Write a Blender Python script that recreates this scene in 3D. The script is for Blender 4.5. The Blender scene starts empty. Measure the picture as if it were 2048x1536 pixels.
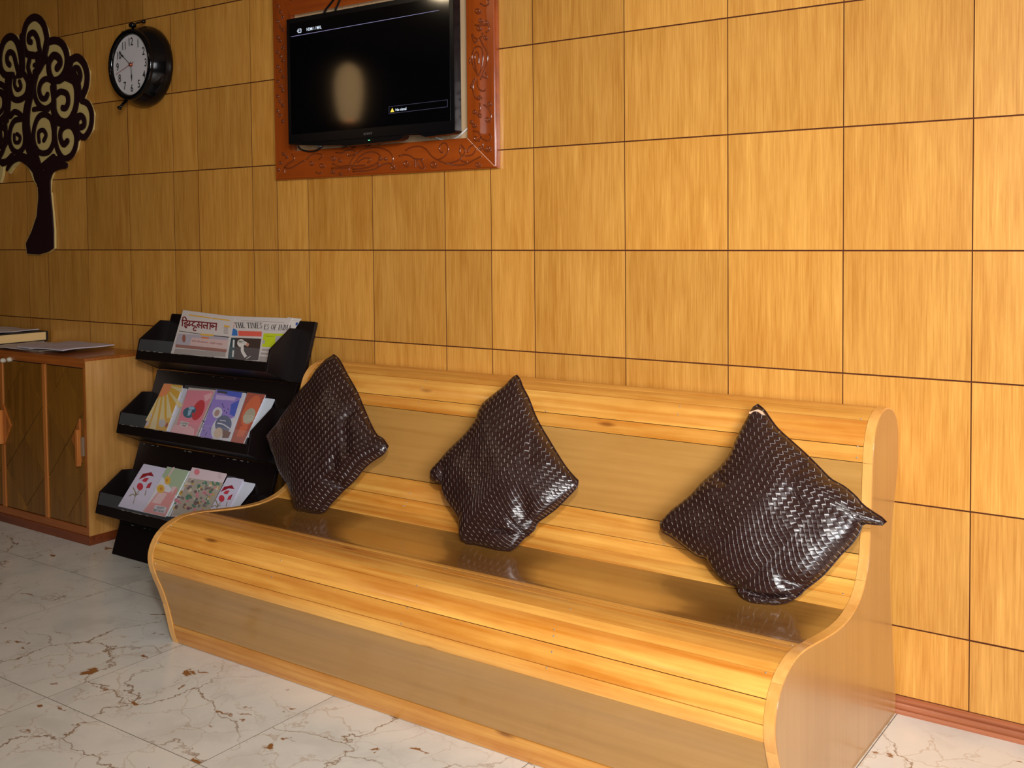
import bpy, bmesh, math, random
from mathutils import Vector, Matrix, noise
from mathutils.geometry import tessellate_polygon
random.seed(7)
sc = bpy.context.scene
COL = sc.collection
# ------------------------------------------------------------------ camera
S = 0.305                                   # one wall panel = one foot
YAW, PITCH, ROLL, FPX = -0.61741, -0.0396, -0.00939, 2108.1
CX, CY = 1024.0, 553.5
CP = Vector((0.0, -8.54397*S, 3.83708*S))
_f = Vector((math.sin(YAW)*math.cos(PITCH), math.cos(YAW)*math.cos(PITCH), math.sin(PITCH)))
_r = Vector((math.cos(YAW), -math.sin(YAW), 0)); _u = _r.cross(_f)
RR = _r*math.cos(ROLL)+_u*math.sin(ROLL); UU = -_r*math.sin(ROLL)+_u*math.cos(ROLL); FF = _f
cam = bpy.data.cameras.new('camera'); camo = bpy.data.objects.new('camera', cam); COL.objects.link(camo)
cam.sensor_width = 36.0; cam.lens = FPX/2048*36.0
cam.shift_x = 0.0; cam.shift_y = -(768-CY)/2048.0
m = Matrix((( RR.x, UU.x, -FF.x, CP.x), (RR.y, UU.y, -FF.y, CP.y), (RR.z, UU.z, -FF.z, CP.z), (0, 0, 0, 1)))
camo.matrix_world = m
cam.clip_start = 0.05
sc.camera = camo
# ------------------------------------------------------------------ light
w = bpy.data.worlds.new('world'); sc.world = w; w.use_nodes = True
w.node_tree.nodes['Background'].inputs[0].default_value = (1.0, 0.93, 0.85, 1)
w.node_tree.nodes['Background'].inputs[1].default_value = 0.3
def area(name, loc, target, sx, sy, power, col, spread=180):
    l = bpy.data.lights.new(name, 'AREA'); l.shape = 'RECTANGLE'; l.size = sx; l.size_y = sy
    l.energy = power; l.color = col; l.spread = math.radians(spread)
    o = bpy.data.objects.new(name, l); COL.objects.link(o); o.location = loc
    o.rotation_euler = (Vector(target)-Vector(loc)).to_track_quat('-Z', 'Y').to_euler()
    return o
area('window_daylight', (1.30, -3.05, 1.55), (-1.15, 0, 0.7), 1.5, 1.5, 36, (0.96, 0.98, 1.0), 82)
area('camera_flash', (0.12, -2.72, 1.75), (-1.3, 0, 0.7), 0.12, 0.10, 12, (1.0, 0.96, 0.90), 100)
area('ceiling_downlight', (-3.72, -2.2, 2.50), (-3.72, -2.2, 0), 0.14, 0.14, 3, (1.0, 0.78, 0.5))
area('ceiling_fill', (-2.3, -2.9, 2.66), (-2.3, -2.6, 0), 0.5, 0.5, 2, (1.0, 0.92, 0.8))  # unseen fill lamp added for ambient light
vs = sc.view_settings
vs.view_transform = 'Standard'; vs.look = 'None'; vs.gamma = 1.0; vs.use_curve_mapping = False
vs.exposure = 0.30
# ------------------------------------------------------------------ helpers
def ray(x, y): return RR*((x-CX)/FPX) - UU*((y-CY)/FPX) + FF
def onY(x, y, Y=0.0): d = ray(x, y); return CP+d*((Y-CP.y)/d.y)
def onZ(x, y, Z=0.0): d = ray(x, y); return CP+d*((Z-CP.z)/d.z)
def onPlane(x, y, P, N): d = ray(x, y); return CP+d*((P-CP).dot(N)/d.dot(N))
def setp(o, label=None, cat=None, group=None, kind=None):
    if label: o['label'] = label
    if cat: o['category'] = cat
    if group: o['group'] = group
    if kind: o['kind'] = kind
    return o
def empty(name, loc, label, cat, group=None):
    o = bpy.data.objects.new(name, None); COL.objects.link(o); o.location = loc; o.empty_display_size = 0.1
    return setp(o, label, cat, group)
def wloc(o):
    v = Vector((0, 0, 0))
    while o is not None: v += Vector(o.location); o = o.parent
    return v
class MB:
    """collects world-space geometry; build() links it as one mesh object"""
    def __init__(s): s.v = []; s.f = []; s.m = []; s.uv = {}
    def add(s, vs_, fs, mi=0):
        b = len(s.v); s.v += [Vector(p) for p in vs_]; s.f += [tuple(i+b for i in f) for f in fs]; s.m += [mi]*len(fs); return s
    def box(s, x0, x1, y0, y1, z0, z1, mi=0):
        return s.add([(x0,y0,z0),(x1,y0,z0),(x1,y1,z0),(x0,y1,z0),(x0,y0,z1),(x1,y0,z1),(x1,y1,z1),(x0,y1,z1)],
            [(0,3,2,1),(4,5,6,7),(0,1,5,4),(1,2,6,5),(2,3,7,6),(3,0,4,7)], mi)
    def prism(s, pts, off, mi=0):
        """closed polygon pts (3-D, planar) extruded by vector off"""
        pts = [Vector(p) for p in pts]; n = len(pts); off = Vector(off)
        tr = tessellate_polygon([pts]); b = len(s.v)
        s.v += pts+[p+off for p in pts]
        nn = Vector((0,0,0))
        for i in range(n): nn += pts[i].cross(pts[(i+1) % n])
        flip = nn.dot(off) > 0
        for t in tr:
            a, c, d = t
            tn = (pts[c]-pts[a]).cross(pts[d]-pts[a])
            if tn.dot(off) > 0: a, c, d = a, d, c
            s.f.append((b+a, b+c, b+d)); s.f.append((b+n+a, b+n+d, b+n+c)); s.m += [mi, mi]
        for i in range(n):
            j = (i+1) % n
            q = (b+i, b+j, b+n+j, b+n+i)
            s.f.append(q if flip else q[::-1]); s.m.append(mi)
        return s
    def tube(s, pts, rad, seg=8, mi=0, caps=True):
        pts = [Vector(p) for p in pts]; n = len(pts); b = len(s.v)
        rs = rad if isinstance(rad, (list, tuple)) else [rad]*n
        up = Vector((0, 0, 1))
        for i, p in enumerate(pts):
            t = (pts[min(i+1, n-1)]-pts[max(i-1, 0)]).normalized()
            a = t.cross(up) if abs(t.dot(up)) < 0.95 else t.cross(Vector((0, 1, 0)))
            a.normalize(); c = t.cross(a).normalized()
            for k in range(seg):
                th = 2*math.pi*k/seg; s.v.append(p+a*(rs[i]*math.cos(th))+c*(rs[i]*math.sin(th)))
        for i in range(n-1):
            for k in range(seg):
                k2 = (k+1) % seg
                s.f.append((b+i*seg+k, b+i*seg+k2, b+(i+1)*seg+k2, b+(i+1)*seg+k)); s.m.append(mi)
        if caps:
            s.f.append(tuple(b+k for k in range(seg))[::-1]); s.f.append(tuple(b+(n-1)*seg+k for k in range(seg))); s.m += [mi, mi]
        return s
    def lathe(s, c, axis, prof, seg=48, mi=0):
        """prof: (radius, distance along axis)"""
        c = Vector(c); ax = Vector(axis).normalized(); a = ax.orthogonal().normalized(); d = ax.cross(a); b = len(s.v)
        for (r, h) in prof:
            for k in range(seg):
                th = 2*math.pi*k/seg; s.v.append(c+ax*h+a*(r*math.cos(th))+d*(r*math.sin(th)))
        for i in range(len(prof)-1):
            for k in range(seg):
                k2 = (k+1) % seg
                s.f.append((b+i*seg+k, b+i*seg+k2, b+(i+1)*seg+k2, b+(i+1)*seg+k)); s.m.append(mi)
        return s
    def build(s, name, mats, parent=None, smooth=False, bevel=0, label=None, fix=False, segs=2):
        me = bpy.data.meshes.new(name); o = bpy.data.objects.new(name, me); COL.objects.link(o)
        off = Vector((0, 0, 0))
        if parent is not None: o.parent = parent; off = wloc(parent)
        me.from_pydata([tuple(p-off) for p in s.v], [], s.f)
        if not isinstance(mats, (list, tuple)): mats = [mats]
        for mm in mats: me.materials.append(mm)
        for p, mi in zip(me.polygons, s.m): p.material_index = mi
        if smooth:
            for p in me.polygons: p.use_smooth = True
        me.update()
        if fix:
            bm = bmesh.new(); bm.from_mesh(me); bmesh.ops.recalc_face_normals(bm, faces=bm.faces); bm.to_mesh(me); bm.free()
        if bevel:
            b = o.modifiers.new('bevel', 'BEVEL'); b.width = bevel; b.segments = segs; b.limit_method = 'ANGLE'; b.angle_limit = math.radians(35)
            if smooth: b.harden_normals = False
        if label: o['label'] = label
        return o
def sm_auto(o, ang=35):
    for p in o.data.polygons: p.use_smooth = True
    try: o.data.set_sharp_from_angle(angle=math.radians(ang))
    except Exception: pass
    return o
def catmull(P, n=8, closed=False):
    P = [Vector(p) for p in P]; out = []; N = len(P)
    for i in range(N if closed else N-1):
        p0 = P[i-1] if (closed or i > 0) else P[0]; p1 = P[i]; p2 = P[(i+1) % N]
        p3 = P[(i+2) % N] if (closed or i+2 < N) else P[-1]
        for k in range(n):
            t = k/n
            out.append(0.5*((2*p1)+(p2-p0)*t+(2*p0-5*p1+4*p2-p3)*t*t+(3*p1-p0-3*p2+p3)*t*t*t))
    if not closed: out.append(P[-1])
    return out
# ------------------------------------------------------------------ materials
def srgb(r, g, b):
    f = lambda c: (c/255/12.92) if c/255 <= 0.04045 else ((c/255+0.055)/1.055)**2.4
    return (f(r), f(g), f(b), 1)
def newmat(name):
    mt = bpy.data.materials.new(name); mt.use_nodes = True
    nt = mt.node_tree; return mt, nt, nt.nodes['Principled BSDF']
def simple(name, col, rough=0.5, metal=0.0, coat=0.0, emit=None, es=1.0, spec=0.5):
    mt, nt, p = newmat(name)
    p.inputs['Base Color'].default_value = col; p.inputs['Roughness'].default_value = rough
    p.inputs['Metallic'].default_value = metal; p.inputs['Coat Weight'].default_value = coat
    p.inputs['Coat Roughness'].default_value = 0.06; p.inputs['Specular IOR Level'].default_value = spec
    if emit: p.inputs['Emission Color'].default_value = emit; p.inputs['Emission Strength'].default_value = es
    return mt
def N(nt, t, **k):
    n = nt.nodes.new(t)
    for a, b in k.items():
        if a.startswith('i_'): n.inputs[a[2:].replace('_', ' ')].default_value = b
        else: setattr(n, a, b)
    return n
def math_(nt, op, a, b=None, c=None):
    n = nt.nodes.new('ShaderNodeMath'); n.operation = op
    for i, x in enumerate((a, b, c)):
        if x is None: continue
        if isinstance(x, (int, float)): n.inputs[i].default_value = x
        else: nt.links.new(x, n.inputs[i])
    return n.outputs[0]
def mixc(nt, f, a, b, bt='MIX'):
    n = nt.nodes.new('ShaderNodeMix'); n.data_type = 'RGBA'; n.blend_type = bt
    for s_, x in ((n.inputs['Factor'], f), (n.inputs['A'], a), (n.inputs['B'], b)):
        if isinstance(x, (int, float)): s_.default_value = x
        elif isinstance(x, tuple): s_.default_value = x
        else: nt.links.new(x, s_)
    return n.outputs['Result']
def ramp(nt, f, stops):
    n = nt.nodes.new('ShaderNodeValToRGB'); nt.links.new(f, n.inputs[0]); e = n.color_ramp.elements
    while len(e) < len(stops): e.new(0.5)
    for el, (p, c) in zip(e, stops): el.position = p; el.color = c
    return n.outputs[0]
def wood(name, light, dark, grain='Z', fine=90, rough=0.35, coat=0.25, coatr=0.12, vary=0.16, figure=0.35, knots=False, bump=0.04, flat=False):
    """grain axis is stretched; every object gets its own offset and tone"""
    mt, nt, p = newmat(name); L = nt.links
    tc = N(nt, 'ShaderNodeTexCoord'); oi = N(nt, 'ShaderNodeObjectInfo')
    off = N(nt, 'ShaderNodeVectorMath', operation='SCALE'); cmb = N(nt, 'ShaderNodeCombineXYZ')
    for i, k in enumerate((37.1, 53.7, 71.3)):
        L.new(math_(nt, 'MULTIPLY', oi.outputs['Random'], k), cmb.inputs[i])
    add = N(nt, 'ShaderNodeVectorMath', operation='ADD'); L.new(tc.outputs['Object'], add.inputs[0]); L.new(cmb.outputs[0], add.inputs[1])
    def stretched(s_across, s_along, detail, rgh=0.55, dist=0.0):
        mp = N(nt, 'ShaderNodeMapping'); sc3 = {'X': (s_along, s_across, s_across), 'Y': (s_across, s_along, s_across), 'Z': (s_across, s_across, s_along)}[grain]
        mp.inputs['Scale'].default_value = sc3; L.new(add.outputs[0], mp.inputs[0])
        nn = N(nt, 'ShaderNodeTexNoise'); nn.inputs['Scale'].default_value = 1.0; nn.inputs['Detail'].default_value = detail
        nn.inputs['Roughness'].default_value = rgh; nn.inputs['Distortion'].default_value = dist
        L.new(mp.outputs[0], nn.inputs['Vector']); return nn.outputs['Fac']
    a = stretched(fine, fine*0.03, 4); b = stretched(fine*0.18, fine*0.012, 3, 0.5, 0.6); c = stretched(5, 1.6, 3); d = stretched(fine*0.5, 14, 3)
    fac = math_(nt, 'ADD', math_(nt, 'MULTIPLY', a, 0.40), math_(nt, 'ADD', math_(nt, 'MULTIPLY', b, 0.26), math_(nt, 'ADD', math_(nt, 'MULTIPLY', c, 0.24), math_(nt, 'MULTIPLY', d, 0.10))))
    lo, hi = 0.5-0.16/figure*0.35, 0.5+0.16/figure*0.35
    cr = ramp(nt, fac, [(max(lo, 0.0), dark), (min(hi, 1.0), light)])
    tone = N(nt, 'ShaderNodeMapRange'); L.new(oi.outputs['Random'], tone.inputs[0]); tone.inputs[3].default_value = 1-vary; tone.inputs[4].default_value = 1+vary*0.6
    tcol = N(nt, 'ShaderNodeCombineColor')
    for i in range(3): L.new(tone.outputs[0], tcol.inputs[i])
    col = mixc(nt, 1.0, cr, tcol.outputs[0], 'MULTIPLY')
    if knots:
        mp = N(nt, 'ShaderNodeMapping'); mp.inputs['Scale'].default_value = (2.2, 9, 9) if grain == 'X' else (9, 9, 2.2); L.new(add.outputs[0], mp.inputs[0])
        vo = N(nt, 'ShaderNodeTexVoronoi'); vo.inputs['Scale'].default_value = 1.0; L.new(mp.outputs[0], vo.inputs['Vector'])
        kf = ramp(nt, vo.outputs['Distance'], [(0.025, (1, 1, 1, 1)), (0.075, (0, 0, 0, 1))])
        col = mixc(nt, math_(nt, 'MULTIPLY', kf, 0.75), col, srgb(105, 50, 12))
        st = ramp(nt, stretched(16, 1.2, 2), [(0.55, (0, 0, 0, 1)), (0.7, (1, 1, 1, 1))])
        col = mixc(nt, math_(nt, 'MULTIPLY', st, 0.5), col, srgb(176, 92, 22))
    L.new(col, p.inputs['Base Color'])
    p.inputs['Roughness'].default_value = rough; p.inputs['Coat Weight'].default_value = coat; p.inputs['Coat Roughness'].default_value = coatr
    if bump:
        bp = N(nt, 'ShaderNodeBump'); bp.inputs['Strength'].default_value = bump; bp.inputs['Distance'].default_value = 0.002
        L.new(fac, bp.inputs['Height']); L.new(bp.outputs[0], p.inputs['Normal'])
    return mt
M = {}
M['panel'] = wood('veneer_panel_mat', srgb(218, 161, 78), srgb(166, 103, 26), 'Z', 290, 0.38, 0.3, 0.16, vary=0.13, figure=0.30)
M['grout'] = simple('grout_mat', srgb(128, 116, 102), 0.85, spec=0.1)
M['joint'] = simple('dark_joint_mat', srgb(84, 42, 24), 0.8, spec=0.1)
M['plank'] = wood('pine_plank_mat', srgb(240, 180, 88), srgb(196, 120, 36), 'X', 70, 0.34, 0.3, 0.16, vary=0.18, figure=0.44, knots=True)
M['rim'] = wood('pine_rim_mat', srgb(236, 180, 104), srgb(204, 136, 58), 'Z', 60, 0.3, 0.5, 0.09, vary=0.08, figure=0.25, knots=False)
M['laminate'] = wood('olive_laminate_mat', srgb(188, 140, 76), srgb(150, 104, 44), 'X', 60, 0.28, 0.6, 0.12, vary=0.04, figure=0.22)
M['laminate_shaded'] = wood('shaded_laminate_mat', srgb(160, 112, 54), srgb(124, 82, 30), 'X', 60, 0.24, 1.0, 0.07, vary=0.04, figure=0.22)  # same laminate as the backrest, grazing-light shade put into its colour
M['laminate_side'] = wood('brown_laminate_mat', srgb(182, 136, 80), srgb(152, 106, 52), 'Z', 60, 0.3, 0.55, 0.16, vary=0.04, figure=0.22)
M['skirt'] = wood('red_skirting_mat', srgb(180, 110, 72), srgb(134, 70, 40), 'X', 80, 0.35, 0.4, 0.15, vary=0.08)
M['cab_frame'] = wood('cabinet_frame_mat', srgb(190, 112, 46), srgb(138, 70, 20), 'Z', 80, 0.35, 0.35, 0.15, vary=0.1)
M['cab_rail'] = wood('cabinet_rail_mat', srgb(186, 106, 44), srgb(132, 66, 20), 'X', 80, 0.35, 0.35, 0.12, vary=0.08)
M['cab_plinth'] = wood('cabinet_plinth_mat', srgb(132, 62, 24), srgb(84, 34, 10), 'X', 60, 0.4, 0.3, 0.15, vary=0.05)
M['cab_veneer'] = wood('door_veneer_mat', srgb(146, 98, 32), srgb(104, 62, 12), 'Z', 120, 0.35, 0.35, 0.15, vary=0.12)
M['cab_side'] = wood('cabinet_side_mat', srgb(214, 160, 92), srgb(166, 112, 50), 'Z', 80, 0.32, 0.4, 0.12, vary=0.03)
M['pull'] = wood('pull_mat', srgb(214, 134, 60), srgb(170, 92, 32), 'Z', 80, 0.4, 0.2)
M['frame'] = wood('carved_frame_mat', srgb(172, 80, 22), srgb(110, 40, 8), 'X', 30, 0.26, 0.7, 0.10, vary=0.06, figure=0.3)
M['frame_v'] = wood('carved_frame_upright_mat', srgb(172, 80, 22), srgb(110, 40, 8), 'Z', 30, 0.26, 0.7, 0.10, vary=0.06, figure=0.3)
M['carving'] = simple('carving_mat', srgb(112, 48, 16), 0.18, coat=1.0)
M['mount_board'] = wood('pale_board_mat', srgb(206, 176, 140), srgb(172, 138, 98), 'Z', 120, 0.5, 0.0, vary=0.02)
M['blackwood'] = simple('black_lacquer_mat', srgb(18, 10, 10), 0.4, spec=0.35)
M['edge_glint'] = simple('edge_glint_mat', srgb(150, 140, 130), 0.6)
M['plastic'] = simple('black_plastic_mat', (0.003, 0.003, 0.004, 1), 0.22, spec=0.3)
M['screen'] = simple('screen_mat', (0.0015, 0.0015, 0.002, 1), 0.07, spec=0.55)
M['osd'] = simple('screen_text_mat', (0, 0, 0, 1), 0.5, emit=(0.75, 0.85, 1, 1), es=0.9)
M['osd_dim'] = simple('screen_line_mat', (0, 0, 0, 1), 0.5, emit=(0.45, 0.42, 0.75, 1), es=0.45)
M['osd_yellow'] = simple('screen_warning_mat', (0, 0, 0, 1), 0.5, emit=(1, 0.8, 0.1, 1), es=0.8)
M['led'] = simple('led_mat', (0, 0, 0, 1), 0.5, emit=(0.1, 1, 0.35, 1), es=2)
M['logo'] = simple('logo_mat', srgb(120, 120, 125), 0.3, metal=0.6)
M['cream'] = simple('cream_board_mat', srgb(214, 190, 122), 0.6)
M['dark_board'] = simple('dark_board_mat', srgb(40, 16, 20), 0.45)
M['clock_black'] = simple('clock_black_mat', (0.002, 0.002, 0.003, 1), 0.12, spec=0.35)
M['clock_face'] = simple('clock_face_mat', srgb(208, 204, 206), 0.5)
M['ink'] = simple('ink_mat', srgb(18, 15, 18), 0.5)
M['ink_red'] = simple('red_ink_mat', srgb(150, 30, 30), 0.5)
M['copper'] = simple('copper_mat', srgb(170, 80, 50), 0.3, metal=0.7)
M['chrome'] = simple('chrome_mat', srgb(210, 210, 215), 0.2, metal=1.0)
M['white'] = simple('white_plastic_mat', srgb(225, 222, 215), 0.4)
M['cable'] = simple('black_cable_mat', srgb(14, 12, 14), 0.35)
M['plaster'] = simple('plaster_mat', srgb(170, 150, 124), 0.8)
M['ceiling'] = simple('ceiling_mat', srgb(176, 164, 148), 0.9)
M['darkwall'] = simple('dark_wall_mat', srgb(46, 32, 22), 0.8)
M['fabric_tag'] = simple('lining_mat', srgb(200, 160, 130), 0.8)
def paper(name, c, rough=0.6, coat=0.0): return simple(name, c, rough, coat=coat)
def glass_film():
    mt, nt, p = newmat('clear_film_mat'); L = nt.links
    tr = N(nt, 'ShaderNodeBsdfTransparent'); tr.inputs[0].default_value = (0.985, 0.985, 0.985, 1)
    gl = N(nt, 'ShaderNodeBsdfGlossy'); gl.inputs['Roughness'].default_value = 0.06
    df = N(nt, 'ShaderNodeBsdfDiffuse'); df.inputs[0].default_value = (0.8, 0.8, 0.85, 1)
    lw = N(nt, 'ShaderNodeLayerWeight'); lw.inputs[0].default_value = 0.3
    m1 = N(nt, 'ShaderNodeMixShader'); m1.inputs[0].default_value = 0.03
    L.new(tr.outputs[0], m1.inputs[1]); L.new(df.outputs[0], m1.inputs[2])
    m2 = N(nt, 'ShaderNodeMixShader'); L.new(math_(nt, 'MULTIPLY', math_(nt, 'POWER', lw.outputs['Facing'], 3.0), 0.25), m2.inputs[0])
    L.new(m1.outputs[0], m2.inputs[1]); L.new(gl.outputs[0], m2.inputs[2])
    tc = N(nt, 'ShaderNodeTexCoord'); nz = N(nt, 'ShaderNodeTexNoise'); nz.inputs['Scale'].default_value = 30
    L.new(tc.outputs['Object'], nz.inputs['Vector']); bp = N(nt, 'ShaderNodeBump'); bp.inputs['Strength'].default_value = 0.5; bp.inputs['Distance'].default_value = 0.006
    L.new(nz.outputs[0], bp.inputs['Height']); L.new(bp.outputs[0], gl.inputs['Normal'])
    L.new(m2.outputs[0], nt.nodes['Material Output'].inputs[0]); return mt
M['film'] = glass_film()
def marble():
    mt, nt, p = newmat('marble_mat'); L = nt.links
    tc = N(nt, 'ShaderNodeTexCoord'); oi = N(nt, 'ShaderNodeObjectInfo')
    cmb = N(nt, 'ShaderNodeCombineXYZ'); L.new(math_(nt, 'MULTIPLY', oi.outputs['Random'], 19.0), cmb.inputs[0]); L.new(math_(nt, 'MULTIPLY', oi.outputs['Random'], 47.0), cmb.inputs[1])
    ad = N(nt, 'ShaderNodeVectorMath', operation='ADD'); L.new(tc.outputs['Object'], ad.inputs[0]); L.new(cmb.outputs[0], ad.inputs[1])
    nz = N(nt, 'ShaderNodeTexNoise'); nz.inputs['Scale'].default_value = 3.5; nz.inputs['Detail'].default_value = 6; nz.inputs['Roughness'].default_value = 0.6; L.new(ad.outputs[0], nz.inputs['Vector'])
    sv = N(nt, 'ShaderNodeVectorMath', operation='SCALE'); sv.inputs['Scale'].default_value = 0.30; L.new(nz.outputs['Color'], sv.inputs[0])
    a2 = N(nt, 'ShaderNodeVectorMath', operation='ADD'); L.new(ad.outputs[0], a2.inputs[0]); L.new(sv.outputs[0], a2.inputs[1])
    def veins(scale, w0, w1):
        v = N(nt, 'ShaderNodeTexVoronoi', feature='DISTANCE_TO_EDGE'); v.inputs['Scale'].default_value = scale; L.new(a2.outputs[0], v.inputs['Vector'])
        return ramp(nt, v.outputs['Distance'], [(w0, (1, 1, 1, 1)), (w1, (0, 0, 0, 1))])
    mk = N(nt, 'ShaderNodeTexNoise'); mk.inputs['Scale'].default_value = 2.3; mk.inputs['Detail'].default_value = 3; L.new(ad.outputs[0], mk.inputs['Vector'])
    mk1 = ramp(nt, mk.outputs['Fac'], [(0.43, (0, 0, 0, 1)), (0.57, (1, 1, 1, 1))])
    cl = N(nt, 'ShaderNodeTexNoise'); cl.inputs['Scale'].default_value = 6; cl.inputs['Detail'].default_value = 5; L.new(a2.outputs[0], cl.inputs['Vector'])
    base = ramp(nt, cl.outputs['Fac'], [(0.34, srgb(212, 210, 202)), (0.5, srgb(224, 222, 214)), (0.66, srgb(230, 226, 216))])
    v1 = math_(nt, 'MULTIPLY', veins(3.0, 0.001, 0.011), math_(nt, 'ADD', math_(nt, 'MULTIPLY', mk1, 0.85), 0.12))
    c1 = mixc(nt, v1, base, srgb(132, 98, 66))
    v2 = math_(nt, 'MULTIPLY', veins(7.5, 0.002, 0.025), math_(nt, 'MULTIPLY', mk1, 0.42))
    c2 = mixc(nt, v2, c1, srgb(168, 132, 94))
    sp = N(nt, 'ShaderNodeTexNoise'); sp.inputs['Scale'].default_value = 9; sp.inputs['Detail'].default_value = 2
    mp = N(nt, 'ShaderNodeMapping'); mp.inputs['Scale'].default_value = (1, 2.2, 1); mp.inputs['Rotation'].default_value = (0, 0, 0.6); L.new(a2.outputs[0], mp.inputs[0]); L.new(mp.outputs[0], sp.inputs['Vector'])
    c3 = mixc(nt, ramp(nt, sp.outputs['Fac'], [(0.69, (0, 0, 0, 1)), (0.72, (1, 1, 1, 1))]), c2, srgb(146, 96, 54))
    L.new(c3, p.inputs['Base Color']); p.inputs['Roughness'].default_value = 0.22; p.inputs['Specular IOR Level'].default_value = 0.5
    return mt
M['marble'] = marble()
def weave():
    mt, nt, p = newmat('woven_leather_mat'); L = nt.links
    uv = N(nt, 'ShaderNodeUVMap'); uv.uv_map = 'UVMap'; sx = N(nt, 'ShaderNodeSeparateXYZ'); L.new(uv.outputs[0], sx.inputs[0])
    U = math_(nt, 'MULTIPLY', sx.outputs[0], 45.0); V = math_(nt, 'MULTIPLY', sx.outputs[1], 54.0)
    # cells sit askew, so each short seam leans a little
    U = math_(nt, 'ADD', U, math_(nt, 'MULTIPLY', V, 0.18))
    iu = math_(nt, 'FLOOR', U); iv = math_(nt, 'FLOOR', V); fu = math_(nt, 'FRACT', U); fv = math_(nt, 'FRACT', V)
    par = math_(nt, 'MODULO', math_(nt, 'ADD', iu, math_(nt, 'ADD', iv, 1000.0)), 2.0)
    par = math_(nt, 'ROUND', par)
    hu = math_(nt, 'MULTIPLY', math_(nt, 'MULTIPLY', fu, math_(nt, 'SUBTRACT', 1.0, fu)), 4.0)
    hv = math_(nt, 'MULTIPLY', math_(nt, 'MULTIPLY', fv, math_(nt, 'SUBTRACT', 1.0, fv)), 4.0)
    big = math_(nt, 'POWER', hv, 0.5); lo = math_(nt, 'POWER', hu, 0.5)
    ip = math_(nt, 'SUBTRACT', 1.0, par)
    h = math_(nt, 'ADD', math_(nt, 'MULTIPLY', par, math_(nt, 'MULTIPLY', big, math_(nt, 'ADD', 0.5, math_(nt, 'MULTIPLY', fu, 0.5)))),
              math_(nt, 'MULTIPLY', ip, math_(nt, 'MULTIPLY', lo, math_(nt, 'ADD', 0.35, math_(nt, 'MULTIPLY', fv, 0.5)))))
    bp = N(nt, 'ShaderNodeBump'); bp.inputs['Strength'].default_value = 0.75; bp.inputs['Distance'].default_value = 0.0022; L.new(h, bp.inputs['Height'])
    near = math_(nt, 'LESS_THAN', fu, 0.11); mid = math_(nt, 'MULTIPLY', math_(nt, 'GREATER_THAN', fv, 0.08), math_(nt, 'LESS_THAN', fv, 0.95))
    glint_dash = math_(nt, 'MULTIPLY', par, math_(nt, 'MULTIPLY', near, mid))
    nz = N(nt, 'ShaderNodeTexNoise'); nz.inputs['Scale'].default_value = 9.0; nz.inputs['Detail'].default_value = 2; L.new(uv.outputs[0], nz.inputs['Vector'])
    dm = math_(nt, 'MULTIPLY', glint_dash, ramp(nt, nz.outputs['Fac'], [(0.3, (0.35, 0.35, 0.35, 1)), (0.6, (1, 1, 1, 1))]))
    edge = math_(nt, 'LESS_THAN', math_(nt, 'MINIMUM', hu, hv), 0.22)
    c = mixc(nt, math_(nt, 'MULTIPLY', edge, 0.6), srgb(42, 22, 20), srgb(16, 7, 6))
    c = mixc(nt, math_(nt, 'MULTIPLY', dm, 0.7), c, srgb(172, 160, 152))  # pale dashes are glints painted into the leather colour
    L.new(c, p.inputs['Base Color']); L.new(bp.outputs[0], p.inputs['Normal']); p.inputs['Roughness'].default_value = 0.3
    p.inputs['Specular IOR Level'].default_value = 0.6; p.inputs['Coat Weight'].default_value = 0.15; p.inputs['Coat Roughness'].default_value = 0.2
    return mt
M['weave'] = weave()
M['leather'] = simple('plain_leather_mat', srgb(44, 22, 20), 0.32)
# ------------------------------------------------------------------ text helpers
def text_geo(s, bold=0.0):
    cu = bpy.data.curves.new('t', 'FONT'); cu.body = s; cu.size = 1.0; cu.fill_mode = 'FRONT'; cu.resolution_u = 4; cu.offset = bold
    o = bpy.data.objects.new('t', cu); COL.objects.link(o)
    dg = bpy.context.evaluated_depsgraph_get(); dg.update()
    me = bpy.data.meshes.new_from_object(o.evaluated_get(dg))
    v = [(p.co.x, p.co.y) for p in me.vertices]; f = [tuple(p.vertices) for p in me.polygons]
    bpy.data.objects.remove(o); bpy.data.curves.remove(cu); bpy.data.meshes.remove(me)
    xs = [a for a, b in v]; ys = [b for a, b in v]; x0, x1, y0, y1 = min(xs), max(xs), min(ys), max(ys)
    return [((a-x0)/(x1-x0+1e-9), (b-y0)/(y1-y0+1e-9)) for a, b in v], f, (x1-x0)/(y1-y0+1e-9)
def bil(q, u, v):
    """q = TL,TR,BR,BL ; v up"""
    tl, tr, br, bl = [Vector(p) for p in q]
    return (bl*(1-u)+br*u)*(1-v)+(tl*(1-u)+tr*u)*v

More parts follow.
